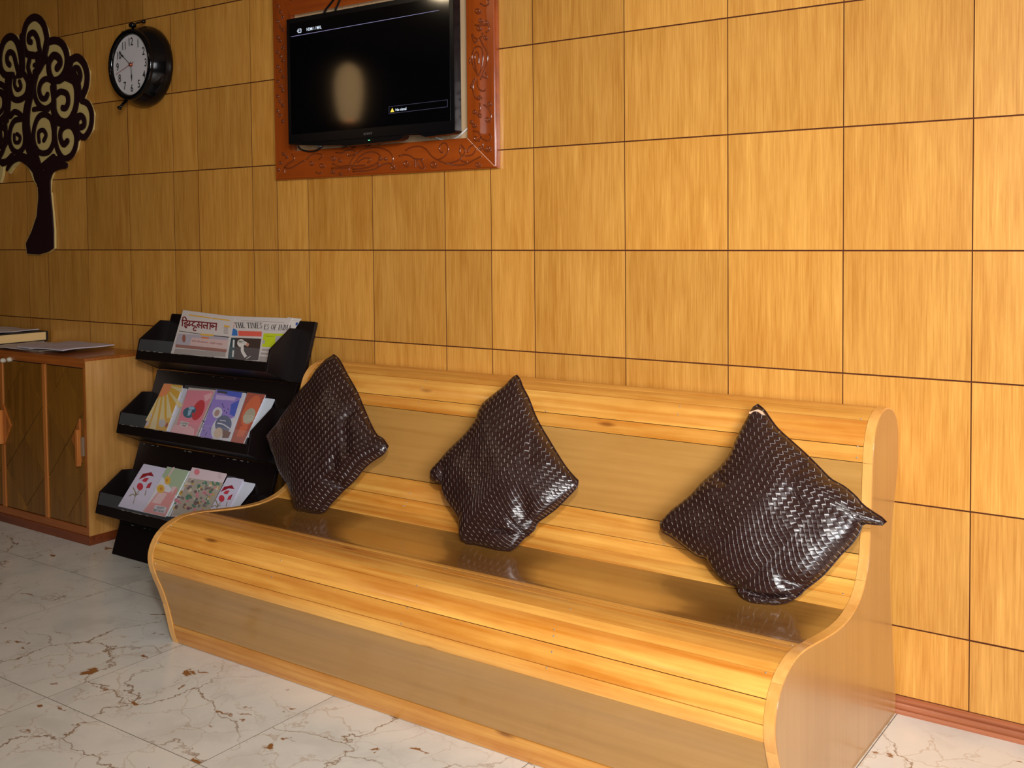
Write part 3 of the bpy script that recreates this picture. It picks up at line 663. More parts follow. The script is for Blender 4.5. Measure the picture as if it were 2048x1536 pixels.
# ================================================================== RACK
RX0, RX1, RXB = -3.462, -2.732, -2.668
by = lambda z: -0.316+0.336*z
rack = empty('display_rack', (-3.07, -0.316, 0), 'black three tier leaning display rack for papers and cards', 'rack')
bn = Vector((0, -1, 0.336)).normalized()
def board(z0, z1, x0, x1, off, th, name='back_board'):
    pts = [Vector((x0, by(z0), z0)), Vector((x1, by(z0), z0)), Vector((x1, by(z1), z1)), Vector((x0, by(z1), z1))]
    pts = [p+bn*off for p in pts]
    return MB().prism(pts, -bn*th).build(name, M['blackwood'], rack, bevel=0.0012)
board(0.002, 0.121, RX0, -2.71, 0.0, 0.012)
board(0.116, 0.398, RX0, -2.70, 0.003, 0.014)
board(0.402, 0.664, RX0, -2.69, 0.006, 0.016)
board(0.668, 0.874, RX0, RXB, 0.006, 0.014)
trays = {}
for ti, (B_y, B_z) in enumerate(((by(0.668), 0.668), (by(0.402), 0.402), (by(0.121), 0.121))):
    r = lambda dy, dz: (B_y+dy, B_z+dz)
    tr = MB()
    side = [r(0.002, -0.003), r(-0.104, 0.047), r(-0.085, 0.122), r(0.010, 0.187), r(0.064, 0.180)]
    p0 = [Vector((0, y, z)) for y, z in [r(0.0, 0.0), r(-0.100, 0.049)]]
    # tray floor
    fl = MB().prism([(RX0+0.008, *r(0.0, 0.0)), (RX1-0.008, *r(0.0, 0.0)), (RX1-0.008, *r(-0.103, 0.047)), (RX0+0.008, *r(-0.103, 0.047))], Vector((0, 0.0035, 0.006)))
    tray = fl.build('tray', M['blackwood'], rack, bevel=0.001)
    for x in (RX0, RX1-0.008):
        MB().prism([(x, y, z) for y, z in side], (0.008, 0, 0)).build('side_panel', M['blackwood'], tray, bevel=0.0012)
    lip = [r(-0.104, 0.047), r(-0.0985, 0.080), r(-0.0925, 0.079), r(-0.098, 0.046)]
    MB().prism([(RX0+0.008, y, z) for y, z in lip], (RX1-RX0-0.016, 0, 0)).build('lip', M['blackwood'], tray, bevel=0.0008)
    st = [r(-0.0975, 0.080), r(-0.086, 0.122), r(-0.0850, 0.122), r(-0.0965, 0.080)]
    MB().prism([(RX0+0.012, y, z) for y, z in st], (RX1-RX0-0.024, 0, 0)).build('clear_strip', M['film'], tray, label='clear plastic retaining strip')
    # pale dashes along the tray and board edges, painted in as glints
    wb = MB(); rnd = random.Random(ti+3)
    x = RX0+0.03
    while x < RX1-0.03:
        ln = rnd.uniform(0.004, 0.03)
        if rnd.random() < (0.65 if ti == 0 else 0.25):
            y, z = r(-0.0988, 0.0792); wb.box(x, x+ln, y, y+0.002, z, z+0.0016)
        if rnd.random() < 0.55:
            y, z = by(B_z-0.004)-0.0135, B_z-0.012; wb.box(x, x+ln*0.6, y+0.0062, y+0.008, z+0.004, z+0.0055)
        x += ln+rnd.uniform(0.004, 0.03)
    o = wb.build('edge_glints', M['edge_glint'], tray, label='pale painted glints along the tray edge'); o['kind'] = 'stuff'
    # plane on which cards rest
    pb = Vector((0, *r(-0.088, 0.056))); pt = Vector((0, by(B_z+0.20)-0.008, B_z+0.20))
    dirv = (pt-pb).normalized(); nn = Vector((0, -dirv.z, dirv.y))
    if nn.y > 0: nn = -nn
    trays[ti] = (pb, nn, dirv)

def card(ti, quad, layers, name, label, cat, group, lift=0.0, th=0.0025, base=None, sleeve=None, extra=None):
    """quad: TL,TR,BR,BL in picture px on the card plane of tray ti; layers: (material, [px polygons])"""
    P0, nn, dv = trays[ti]; P0 = P0+nn*lift
    def f(q):
        v = onPlane(q[0], q[1], P0, nn)
        if v.x > RX1-0.012: v = v+Vector((RX1-0.012-v.x, 0, 0))
        return v
    mats = [base or simple('card_white_mat', srgb(225, 222, 228), 0.55)]; mb = MB()
    mb.prism([f(q) for q in quad], -nn*th, 0)
    L = 0.0003
    for mat, polys in layers:
        mats.append(mat); mi = len(mats)-1
        for P in polys:
            if isinstance(P, tuple) and P[0] == 'geo':
                _, vs_, fs = P; mb.add([f(q)+nn*L for q in vs_], fs, mi)
            else:
                pts = [f(q)+nn*L for q in P]; tri = tessellate_polygon([pts]); mb.add(pts, [tuple(t) for t in tri], mi)
        L += 0.00012
    o = mb.build(name, mats)
    c = f(quad[3]); me = o.data
    for v in me.vertices: v.co -= c
    o.location = c
    # printed faces must face outwards
    for p in me.polygons:
        if p.material_index > 0 and p.normal.dot(nn) < 0: p.flip()
    setp(o, label, cat, group)
    if sleeve:
        q = [f(s_)+nn*(L+0.0006) for s_ in sleeve]
        MB().prism(q, nn*0.0004).build('clear_sleeve', M['film'], o, label='clear cellophane sleeve')
    return o
def stroke(pts, w, closed=False):
    """ribbon polygons (px) along a polyline"""
    c = catmull([Vector((x, y, 0)) for x, y in pts], 4, closed); vs_ = []; fs = []
    n = len(c)
    for i in range(n):
        t = (c[min(i+1, n-1)]-c[max(i-1, 0)]).normalized(); a = Vector((-t.y, t.x, 0))*w/2
        vs_ += [(c[i].x+a.x, c[i].y+a.y), (c[i].x-a.x, c[i].y-a.y)]
    for i in range(n-1): fs.append((2*i, 2*i+1, 2*i+3, 2*i+2))
    return ('geo', vs_, fs)
def ell(cx, cy, rx, ry, rot=0, n=20):
    return [(cx+rx*math.cos(a)*math.cos(rot)-ry*math.sin(a)*math.sin(rot), cy+rx*math.cos(a)*math.sin(rot)+ry*math.sin(a)*math.cos(rot)) for a in [2*math.pi*k/n for k in range(n)]]
def tx(s_, q, bold=0.0):
    v, f, _ = text_geo(s_, bold); out = []
    for a, b in v:
        p = bil([(x, y, 0) for x, y in q], a, b); out.append((p.x, p.y))
    return ('geo', out, f)
def serif(word, q):
    """bold serif capitals built from bars and bowls"""
    th, tn = 0.20, 0.07
    def bar(x0, y0, x1, y1): return [(x0, y0), (x1, y0), (x1, y1), (x0, y1)]
    def dia(xa, xb, w): return [(xa-w/2, 0), (xa+w/2, 0), (xb+w/2, 1), (xb-w/2, 1)]
    def bowl(cx, cy, rx, ry, wx, wy, a0, a1, n=14):
        o = []; 
        for k in range(n+1):
            a = a0+(a1-a0)*k/n; o.append((cx+rx*math.cos(a), cy+ry*math.sin(a)))
        for k in range(n, -1, -1):
            a = a0+(a1-a0)*k/n; o.append((cx+(rx-wx)*math.cos(a), cy+(ry-wy)*math.sin(a)))
        return o
    sf = lambda x, y: bar(x-0.06, y, x+th+0.06, y+tn)
    G_ = {'T': (0.8, [bar(0.3, 0, 0.5, 1), bar(0, 0.93, 0.8, 1), bar(0, 0.78, 0.05, 1), bar(0.75, 0.78, 0.8, 1), sf(0.3, 0)]),
        'H': (0.9, [bar(0.08, 0, 0.28, 1), bar(0.62, 0, 0.82, 1), bar(0.2, 0.48, 0.7, 0.55), sf(0.08, 0), sf(0.62, 0), sf(0.08, 0.93), sf(0.62, 0.93)]),
        'E': (0.75, [bar(0.08, 0, 0.28, 1), bar(0.02, 0.93, 0.7, 1), bar(0.02, 0, 0.7, 0.07), bar(0.2, 0.48, 0.55, 0.55), bar(0.65, 0.8, 0.7, 1), bar(0.65, 0, 0.7, 0.2)]),
        'I': (0.4, [bar(0.1, 0, 0.3, 1), sf(0.1, 0), sf(0.1, 0.93)]),
        'M': (1.05, [bar(0.1, 0, 0.17, 1), bar(0.78, 0, 0.98, 1), [(0.1, 1), (0.3, 1), (0.54, 0.12), (0.48, 0.0)], [(0.78, 1), (0.86, 1), (0.54, 0.0), (0.48, 0.0)], sf(0.78, 0), sf(0.78, 0.93), bar(0.02, 0, 0.26, tn)]),
        'S': (0.65, [bowl(0.32, 0.74, 0.26, 0.26, 0.12, 0.07, 0.3, 4.4), bowl(0.30, 0.28, 0.28, 0.28, 0.13, 0.07, -2.9, 1.5)]),
        'O': (0.85, [bowl(0.42, 0.5, 0.38, 0.5, 0.18, 0.06, 0, 2*math.pi, 24)]),
        'F': (0.7, [bar(0.08, 0, 0.28, 1), bar(0.02, 0.93, 0.66, 1), bar(0.2, 0.48, 0.52, 0.55), bar(0.61, 0.8, 0.66, 1), sf(0.08, 0)]),
        'N': (0.9, [bar(0.1, 0, 0.17, 1), bar(0.72, 0, 0.79, 1), [(0.05, 1), (0.28, 1), (0.79, 0.0), (0.66, 0.0)], bar(0.02, 0, 0.26, tn), bar(0.62, 0.93, 0.88, 1)]),
        'D': (0.85, [bar(0.08, 0, 0.28, 1), bowl(0.3, 0.5, 0.5, 0.5, 0.2, 0.07, -1.57, 1.57), bar(0.02, 0, 0.32, tn), bar(0.02, 0.93, 0.32, 1)]),
        'A': (0.85, [[(0.06, 0), (0.13, 0), (0.45, 1), (0.40, 1)], [(0.55, 0), (0.78, 0), (0.46, 1), (0.36, 1)], bar(0.2, 0.28, 0.6, 0.34), bar(0, 0, 0.22, tn), bar(0.48, 0, 0.85, tn)]),
        ' ': (0.4, [])}
    wt = sum(G_[c][0]+0.06 for c in word); x = 0; out = []
    for c in word:
        w_, ps = G_[c]
        for P in ps:
            pp = []
            for a, b in P:
                p = bil([(i, j, 0) for i, j in q], (x+a)/wt, b); pp.append((p.x, p.y))
            out.append(pp)
        x += w_+0.06
    return out
Z = lambda ox, oy, s_: (lambda L: [(ox+x/s_, oy+y/s_) for x, y in L])
# ---- newspapers (top tray)
A_ = Z(270, 600, 5.251)
NP = simple('newsprint_mat', srgb(205, 196, 192), 0.8); NPG = simple('grey_print_mat', srgb(158, 146, 140), 0.8); MAR = simple('maroon_print_mat', srgb(120, 26, 32), 0.7)
YEL = simple('yellow_print_mat', srgb(222, 170, 62), 0.7); ORG = simple('orange_print_mat', srgb(214, 112, 44), 0.7); BLK = simple('black_print_mat', srgb(26, 24, 26), 0.7)
LAV = simple('lavender_print_mat', srgb(172, 164, 176), 0.7); BRN = simple('brown_print_mat', srgb(150, 92, 76), 0.7); PNK = simple('pink_print_mat', srgb(206, 176, 172), 0.7)
RED = simple('red_print_mat', srgb(220, 92, 76), 0.7); BLU = simple('blue_print_mat', srgb(50, 110, 180), 0.7); LIM = simple('lime_print_mat', srgb(188, 204, 24), 0.7)
DKB = simple('dark_photo_mat', srgb(62, 46, 40), 0.7); WHT = simple('white_print_mat', srgb(216, 210, 204), 0.7); SKN = simple('skin_print_mat', srgb(196, 140, 116), 0.7); TEAL = simple('teal_print_mat', srgb(40, 66, 72), 0.7)
GN = 'newspapers in the top tray'
# the third newspaper, seen as a strip on the right
card(0, A_([(1600, 182), (1745, 196), (1690, 640), (1560, 630)]), [(WHT, [A_([(1648, 196), (1745, 200), (1765, 262), (1755, 300), (1640, 290)])]), (simple('blue_block_mat', srgb(36, 80, 160), 0.7), [A_([(1690, 235), (1718, 238), (1714, 270), (1686, 267)])])],
    'newspaper', 'folded newspaper mostly hidden, only a white strip with a small blue square showing', 'newspaper', GN, lift=0.002, base=NP)
txl = []
for k in range(5): txl.append(A_([(934, 290+k*14), (980, 293+k*14), (978, 299+k*14), (933, 296+k*14)]))
card(0, A_([(1000, 168), (1650, 192), (1440, 660), (965, 632)]), [
    (BLK, serif('THE TIMES', A_([(1040, 236), (1338, 238), (1340, 300), (1055, 292)]))+serif('ES OF INDIA', A_([(1360, 256), (1650, 262), (1638, 318), (1352, 308)]))),
    (NPG, [A_([(1120, 215), (1570, 235), (1570, 239), (1120, 219)]), A_([(1352, 318), (1600, 324), (1600, 326), (1352, 321)]), A_([(1335, 510), (1420, 516), (1416, 540), (1330, 534)]), A_([(1325, 550), (1410, 556), (1405, 580), (1320, 574)]), A_([(1310, 590), (1395, 596), (1390, 655), (1300, 645)])]),
    (RED, [A_([(1085, 325), (1333, 332), (1330, 385), (1088, 378)])]),
    (DKB, [A_([(1000, 395), (1328, 408), (1295, 635), (975, 632)])]),
    (TEAL, [A_([(1000, 395), (1062, 398), (1045, 632), (975, 632)])]),
    (WHT, [A_([(1030, 420), (1048, 420), (1044, 500), (1026, 500)]), A_([(1026, 530), (1042, 530), (1036, 600), (1020, 600)]), A_(ell(1115, 455, 40, 42)), stroke(A_([(1130, 490), (1130, 540), (1165, 600)]), 6), stroke(A_([(1090, 440), (1150, 450), (1190, 480)]), 6), stroke(A_([(1170, 622), (1215, 590)]), 1.2)]),
    (SKN, [A_(ell(1182, 470, 16, 20)), A_(ell(1027, 265, 17, 32))]),
    (BLK, [A_([(1013, 228), (1044, 222), (1044, 245), (1013, 248)])]),
    (BLU, [A_([(1003, 375), (1006, 318), (1040, 300), (1075, 322), (1080, 376)])]),
    (LIM, [A_([(1354, 352), (1610, 358), (1480, 500), (1336, 492)])]),
    (LAV, [A_([(1480, 380), (1560, 382), (1500, 450), (1475, 448)]), A_([(1345, 425), (1368, 427), (1362, 465), (1345, 463)])]),
    (BLK, [tx('1 Flight of 3', A_([(1370, 378), (1460, 382), (1458, 394), (1368, 390)]))])],
    'newspaper', 'English newspaper with black serif masthead and dark cricket photo in the top tray', 'newspaper', GN, lift=0.006, base=NP)
hs = 13/5.251
hin = [stroke(A_(l), hs) for l in ([(488, 214), (620, 226), (740, 237), (864, 249)], [(500, 216), (497, 276)], [(502, 214), (505, 184), (530, 184), (542, 218)],
    [(550, 222), (549, 236), (525, 240), (521, 252), (545, 255), (553, 266), (536, 276), (523, 270), (528, 286), (547, 292)], [(572, 226), (577, 246)], [(577, 246), (562, 256), (570, 270), (584, 258)], [(584, 258), (600, 262)],
    [(628, 232), (606, 246), (606, 272), (630, 274), (648, 296)], [(632, 290), (614, 300), (622, 322), (645, 318)], [(668, 236), (672, 258), (652, 262), (676, 292)], [(672, 264), (694, 268)], [(704, 238), (700, 302)],
    [(745, 270), (722, 264), (720, 284), (738, 298)], [(740, 268), (757, 270)], [(762, 243), (757, 308)], [(793, 246), (787, 312)], [(812, 290), (803, 272), (818, 264), (824, 280), (812, 290)], [(824, 278), (846, 278)], [(856, 250), (850, 322)])]
card(0, A_([(505, 105), (1045, 175), (965, 618), (372, 575)]), [
    (YEL, [A_([(568, 150), (800, 184), (800, 196), (565, 164)]), A_([(812, 186), (1000, 210), (998, 222), (810, 198)]), A_([(690, 352), (828, 364), (824, 388), (688, 376)]), A_([(936, 264), (994, 272), (992, 290), (934, 284)])]),
    (MAR, hin),
    (LAV, [A_([(455, 352), (980, 395), (970, 500), (420, 470)])]),
    (BLK, [stroke(A_([(462, 326), (690, 360)]), 1.1), stroke(A_([(826, 376), (990, 392)]), 1.6)]),
    (PNK, [A_([(600, 395), (975, 425), (962, 520), (570, 480)])]),
    (BRN, [A_([(430, 466), (560, 478), (968, 520), (960, 552), (424, 498)]), A_(ell(515, 405, 18, 42))]),
    (ORG, [A_([(700, 388), (780, 396), (776, 410), (698, 402)])]),
    (MAR, [tx('सबर की सवारना - सर्वो अवसर', A_([(600, 418), (922, 455), (918, 480), (596, 446)]))]),
    (NPG, txl+[A_([(425, 512), (955, 552), (950, 600), (405, 568)])]),
    (BLK, [A_([(740, 592), (830, 598), (828, 606), (738, 600)])])],
    'newspaper', 'Hindi newspaper with large maroon headline at the left of the top tray', 'newspaper', GN, lift=0.010, base=NP)
# ---- cards in the middle tray
B_ = Z(230, 740, 5.851)
GC = 'greeting cards in the middle tray'
CW = simple('card_stock_mat', srgb(214, 210, 220), 0.5); CB = simple('card_beige_mat', srgb(196, 178, 168), 0.5)
def pm(n_, *c, r=0.4): return simple(n_, srgb(*c), r, coat=0.2)
card(1, B_([(1560, 212), (1925, 222), (1690, 800), (1400, 780)]), [], 'envelope', 'white envelope behind the rust coloured card, at the right of the middle tray', 'envelope', None, lift=0.002, base=simple('white_envelope_mat', srgb(206, 214, 226), 0.6),
    sleeve=B_([(1590, 160), (1925, 190), (1925, 225), (1570, 215)]))
card(1, B_([(780, 185), (860, 190), (640, 735), (560, 725)]), [], 'envelope', 'white envelope strip between the sun card and the pink card', 'envelope', None, lift=0.002, base=simple('white_envelope_2_mat', srgb(208, 208, 222), 0.6))
sun = []
for k, (xa, ya, xb, yb, wa, wb) in enumerate([(655, 190, 780, 240, 5, 26), (640, 260, 770, 430, 6, 30), (610, 290, 640, 560, 8, 34), (570, 300, 545, 640, 8, 34), (530, 320, 440, 690, 8, 36), (500, 330, 380, 600, 4, 24)]):
    d = Vector((xb-xa, yb-ya)).normalized(); a = Vector((-d.y, d.x))
    sun.append(B_([(xa+a.x*wa, ya+a.y*wa), (xb+a.x*wb/1.0, yb+a.y*wb), (xb-a.x*wb, yb-a.y*wb), (xa-a.x*wa, ya-a.y*wa)]))
sunc = [B_([(575, 160), (660, 165), (652, 215), (625, 265), (580, 305), (505, 318)])]
card(1, B_([(572, 162), (800, 162), (600, 722), (330, 698)]), [(pm('sun_yellow_mat', 222, 168, 30), [B_([(572, 164), (798, 164), (600, 720), (332, 696)])]), (pm('sun_ray_mat', 226, 206, 150), sun), (pm('sun_orange_mat', 238, 142, 76), sunc),
    (pm('card_grey_mat', 196, 188, 190), [B_(ell(552, 625, 38, 48, 0.3))]), (pm('card_red_mat', 160, 30, 40), [B_(ell(605, 648, 12, 30, 0.4))]), (pm('card_lilac_mat', 200, 190, 206), [B_(ell(380, 630, 14, 30, 0.5)), B_(ell(425, 535, 10, 22, 0.4))])],
    'greeting_card', 'yellow greeting card with a rising orange sun and pale rays, leftmost in the middle tray', 'card', GC, lift=0.006, sleeve=B_([(600, 75), (815, 60), (800, 165), (600, 722), (330, 698), (585, 150)]))
card(1, B_([(862, 205), (1180, 235), (945, 792), (640, 745)]), [(pm('pink_card_mat', 224, 130, 146), [B_([(850, 235), (1160, 250), (938, 780), (690, 740)])]),
    (pm('crimson_mat', 200, 20, 36), [B_(ell(975, 470, 62, 128, 0.42))]), (pm('pale_pink_mat', 236, 176, 182), [B_([(690, 640), (880, 660), (930, 690), (925, 770), (640, 738)]), B_([(1040, 300), (1140, 262), (1120, 330), (1060, 370)])]),
    (pm('car_teal_mat', 40, 96, 120), [B_(ell(865, 500, 70, 62, -0.3)), B_(ell(900, 470, 48, 46))]), (pm('car_window_mat', 150, 180, 206), [B_(ell(898, 448, 36, 20)), B_([(860, 470), (905, 470), (880, 530), (850, 540)])]),
    (pm('car_red_mat', 190, 40, 50), [B_(ell(915, 520, 16, 22))]), (pm('label_white_mat', 220, 212, 208), [B_([(768, 598), (868, 615), (848, 668), (760, 652)])]), (BLK, [tx('COFFEE', B_([(772, 606), (858, 622), (850, 645), (765, 630)]), 0.02), tx('TIME', B_([(780, 640), (838, 650), (832, 664), (775, 655)]), 0.02)])],
    'greeting_card', 'pink greeting card with a crimson oval and a small teal picture', 'card', GC, lift=0.006, base=CB, sleeve=B_([(840, 130), (1215, 165), (1190, 240), (945, 792), (640, 745), (700, 560)]))
dots = [B_(ell(1080+random.uniform(-60, 60)-k*5.0, 590+k*24+random.uniform(-8, 8), 7, 8)) for k in range(8)]+[B_(ell(1300+random.uniform(-50, 50), 400+k*20, 7, 9)) for k in range(7)]
card(1, B_([(1222, 168), (1560, 200), (1340, 850), (960, 790)]), [(pm('lilac_card_mat', 152, 124, 206), [B_([(1200, 182), (1505, 205), (1400, 548), (1130, 700), (1150, 810), (985, 790)])]),
    (pm('blue_card_mat', 62, 84, 196), [B_([(1225, 175), (1505, 205), (1475, 330), (1330, 300), (1195, 240)]), B_([(1360, 400), (1460, 350), (1400, 545), (1340, 520)])]), (pm('pale_lilac_mat', 196, 172, 222), [B_([(1185, 290), (1420, 320), (1400, 360), (1175, 345)])]),
    (pm('navy_dot_mat', 50, 44, 130), dots), (BLK, [B_([(1200, 243), (1318, 256), (1312, 280), (1196, 268)])]), (CW, [B_(ell(1200, 500, 56, 66, 0.5)), B_(ell(1255, 690, 120, 160, 0.45))]),
    (pm('tan_mat', 176, 140, 130), [B_(ell(1195, 505, 28, 42, 0.5))]), (pm('slate_mat', 96, 104, 134), [B_(ell(1270, 640, 95, 110, 0.4))]), (pm('peach_mat', 214, 186, 160), [B_(ell(1210, 740, 48, 66, 0.4))]), (pm('brown_mat', 120, 76, 56), [B_([(1270, 700), (1360, 730), (1330, 800), (1255, 800)])]),
    (CW, [stroke(B_([(1200, 625), (1270, 640), (1360, 700)]), 2.4), stroke(B_([(1230, 590), (1300, 600)]), 1.6)])],
    'greeting_card', 'violet and blue greeting card with dots and two oval pictures', 'card', GC, lift=0.006, base=CW, sleeve=B_([(1240, 115), (1550, 145), (1560, 200), (1340, 850), (960, 790), (1200, 170)]))
card(1, B_([(1560, 232), (1790, 232), (1500, 872), (1350, 845)]), [(pm('rust_card_mat', 176, 72, 36), [B_([(1562, 235), (1788, 235), (1500, 868), (1352, 842)])]), (pm('bright_rust_mat', 214, 96, 40), [B_(ell(1590, 480, 80, 200, 0.45)), B_([(1470, 660), (1560, 660), (1500, 780), (1420, 780)])]),
    (pm('shell_grey_mat', 176, 164, 140), [B_(ell(1572, 540, 62, 100, 0.5))]), (pm('shell_white_mat', 206, 198, 180), [stroke(B_([(1500, 545+k*17), (1560, 530+k*17), (1625, 545+k*14)]), 1.0) for k in range(5)])],
    'greeting_card', 'rust orange greeting card with a grey shell shape, rightmost in the middle tray', 'card', GC, lift=0.007, sleeve=B_([(1590, 165), (1815, 145), (1790, 235), (1500, 872), (1350, 845), (1560, 232)]))
# ---- cards in the bottom tray
C_ = Z(180, 910, 5.689)
GD = 'greeting cards in the bottom tray'
tr_ = pm('tulip_mat', 196, 60, 76); td = pm('tulip_dark_mat', 150, 30, 44); tg = pm('stem_mat', 140, 130, 96)
def tulips(o, k):
    f = lambda L: C_([(o[0]+(x-610)*k, o[1]+(y-300)*k) for x, y in L])
    return [(td, [f([(555, 280), (600, 215), (700, 195), (728, 245), (660, 235), (600, 260)]), f([(640, 375), (660, 330), (708, 305), (680, 375)])]), (tr_, [f([(590, 290), (625, 262), (672, 262), (640, 308), (610, 306)]), f(ell(570, 360, 36, 42)), f([(635, 385), (650, 345), (690, 320), (680, 360)])]),
        (tg, [stroke(f([(570, 400), (525, 450), (490, 560)]), 1.3*k), stroke(f([(490, 370), (515, 420), (520, 460)]), 2.2*k), stroke(f([(445, 470), (490, 445), (510, 470)]), 1.8*k), stroke(f([(520, 460), (560, 440)]), 1.6*k), stroke(f([(640, 400), (625, 460)]), 1.6*k)])]
card(2, C_([(612, 100), (865, 150), (605, 650), (318, 582)]), tulips((610, 300), 1.0), 'greeting_card', 'white greeting card with red tulips, leftmost in the bottom tray', 'card', GD, lift=0.004, base=simple('tulip_card_mat', srgb(206, 200, 222), 0.5))
card(2, C_([(1700, 280), (1900, 290), (1845, 395), (1600, 700), (1480, 690)]), [], 'envelope', 'white envelope at the right end of the bottom tray', 'envelope', None, lift=0.001, base=simple('white_envelope_3_mat', srgb(204, 206, 220), 0.6))
card(2, C_([(1560, 258), (1762, 258), (1540, 700), (1330, 690)]), tulips((1535, 440), 0.92), 'greeting_card', 'white greeting card with red tulips at the right, half covered by the bench', 'card', GD, lift=0.004, base=simple('tulip_card_2_mat', srgb(204, 198, 218), 0.5), sleeve=C_([(1575, 240), (1795, 238), (1762, 258), (1560, 258)]))
card(2, C_([(1110, 185), (1150, 178), (905, 700), (840, 690)]), [(pm('card_edge_green_mat', 120, 176, 150), [stroke(C_([(1142, 190), (890, 690)]), 1.2)]), (pm('card_edge_red_mat', 150, 80, 76), [stroke(C_([(1125, 195), (868, 690)]), 1.0)])],
    'greeting_card', 'edges of more cards stacked behind the sunflower card', 'card', GD, lift=0.003)
card(2, C_([(880, 132), (1130, 182), (858, 705), (600, 648)]), [(pm('sage_mat', 172, 190, 156), [C_([(880, 135), (1128, 184), (985, 460), (900, 350), (820, 240)])]), (pm('rose_mat', 226, 150, 150), [C_([(790, 400), (900, 430), (985, 360), (1000, 400), (856, 700), (602, 645)])]),
    (pm('rose_light_mat', 232, 196, 196), [C_([(790, 420), (880, 440), (800, 560), (700, 540)]), C_([(930, 360), (990, 360), (930, 450)]), stroke(C_([(960, 140), (900, 230), (850, 330)]), 3)]),
    (pm('sunflower_mat', 232, 180, 30), [C_(ell(885, 290, 34, 48)), C_(ell(805, 385, 44, 48))]), (pm('sunflower_core_mat', 206, 128, 30), [C_(ell(875, 290, 12, 16)), C_(ell(810, 385, 16, 18))]), (CW, [C_([(745, 570), (875, 596), (852, 668), (715, 640)])]),
    (BLK, [tx('HAPPY', C_([(765, 582), (848, 598), (842, 624), (758, 608)]), 0.015), tx('BIRTHDAY', C_([(730, 612), (848, 634), (842, 660), (722, 640)]), 0.015)])],
    'greeting_card', 'pink and green birthday card with two yellow sunflowers', 'card', GD, lift=0.006, sleeve=C_([(880, 132), (1130, 182), (858, 705), (600, 648)]))
rnd = random.Random(5); fl = {k: [] for k in range(6)}
for k in range(95):
    u, v = rnd.random(), rnd.random()*0.94; x = 1120+u*370-v*215; y = 290+u*45+v*330
    fl[rnd.randrange(6)].append(C_(ell(x, y, rnd.uniform(8, 22), rnd.uniform(10, 30), rnd.uniform(0, 3), 9)))
card(2, C_([(1168, 130), (1568, 190), (1320, 700), (920, 700)]), [(pm('floral_ground_mat', 176, 164, 148), [C_([(1125, 262), (1520, 320), (1330, 690), (935, 690)])])]+
    [(pm('floral_%s_mat' % nm, *c), fl[i]) for i, (nm, c) in enumerate((('grey', (120, 110, 104)), ('gold', (200, 160, 70)), ('rose', (214, 130, 146)), ('green', (76, 130, 100)), ('cream', (214, 200, 180)), ('plum', (112, 84, 84))))]+
    [(pm('rosette_mat', 224, 130, 140), [C_(ell(1218, 195, 32, 34))]), (pm('small_print_mat', 190, 160, 165), [C_([(1460, 205+k*18), (1500, 211+k*18), (1498, 216+k*18), (1458, 210+k*18)]) for k in range(4)])],
    'greeting_card', 'floral patterned card with a pale pink header strip in the bottom tray', 'card', GD, lift=0.008, base=simple('pink_header_mat', srgb(220, 196, 202), 0.5), sleeve=C_([(1125, 262), (1520, 320), (1320, 700), (920, 700)]))

# ================================================================== FRAME, TELEVISION, CABLES
FY = -0.022
frm = empty('carved_frame', (-2.38, 0, 1.377), 'large reddish carved wooden frame on the wall around the television', 'frame')
ox0, ox1, oz0, oz1 = -2.862, -1.893, 1.377, 2.060; ix0, ix1, iz0, iz1 = -2.770, -1.998, 1.471, 1.942
def bar(name, P, mat): return MB().prism([(x, FY, z) for x, z in P], (0, -FY-0.0005, 0)).build(name, mat, frm, bevel=0.0015)
bar('frame_bar', [(ox0, oz0), (ox1, oz0), (ix1, iz0), (ix0, iz0)], M['frame'])
bar('frame_bar', [(ox0, oz1), (ox1, oz1), (ix1, iz1), (ix0, iz1)], M['frame'])
bar('frame_bar', [(ox0, oz0), (ox0, oz1), (ix0, iz1), (ix0, iz0)], M['frame_v'])
bar('frame_bar', [(ox1, oz0), (ox1, oz1), (ix1, iz1), (ix1, iz0)], M['frame_v'])
MB().box(ix0-0.005, ix1+0.005, -0.004, -0.0008, iz0-0.005, iz1+0.005).build('backing_board', M['mount_board'], frm, label='pale plywood backing seen around the television')
e = 0.004
for x0, x1, z0, z1 in ((ox0-e, ox1+e, oz0-e, oz0+0.001), (ox0-e, ox1+e, oz1-0.001, oz1+e), (ox0-e, ox0+0.001, oz0, oz1), (ox1-0.001, ox1+e, oz0, oz1)):
    MB().box(x0, x1, -0.017, -0.0008, z0, z1).build('edge_trim', M['frame'], frm, bevel=0.001)
RC = Z(880, 0, 4.267); BC = Z(540, 240, 4.452)
def spiral(cx, cy, rx, ry, turns=1.3, a0=0.0, d=1, n=16):
    return [(cx+rx*(1-0.75*k/n)*math.cos(a0+d*2*math.pi*turns*k/n), cy+ry*(1-0.75*k/n)*math.sin(a0+d*2*math.pi*turns*k/n)) for k in range(n+1)]
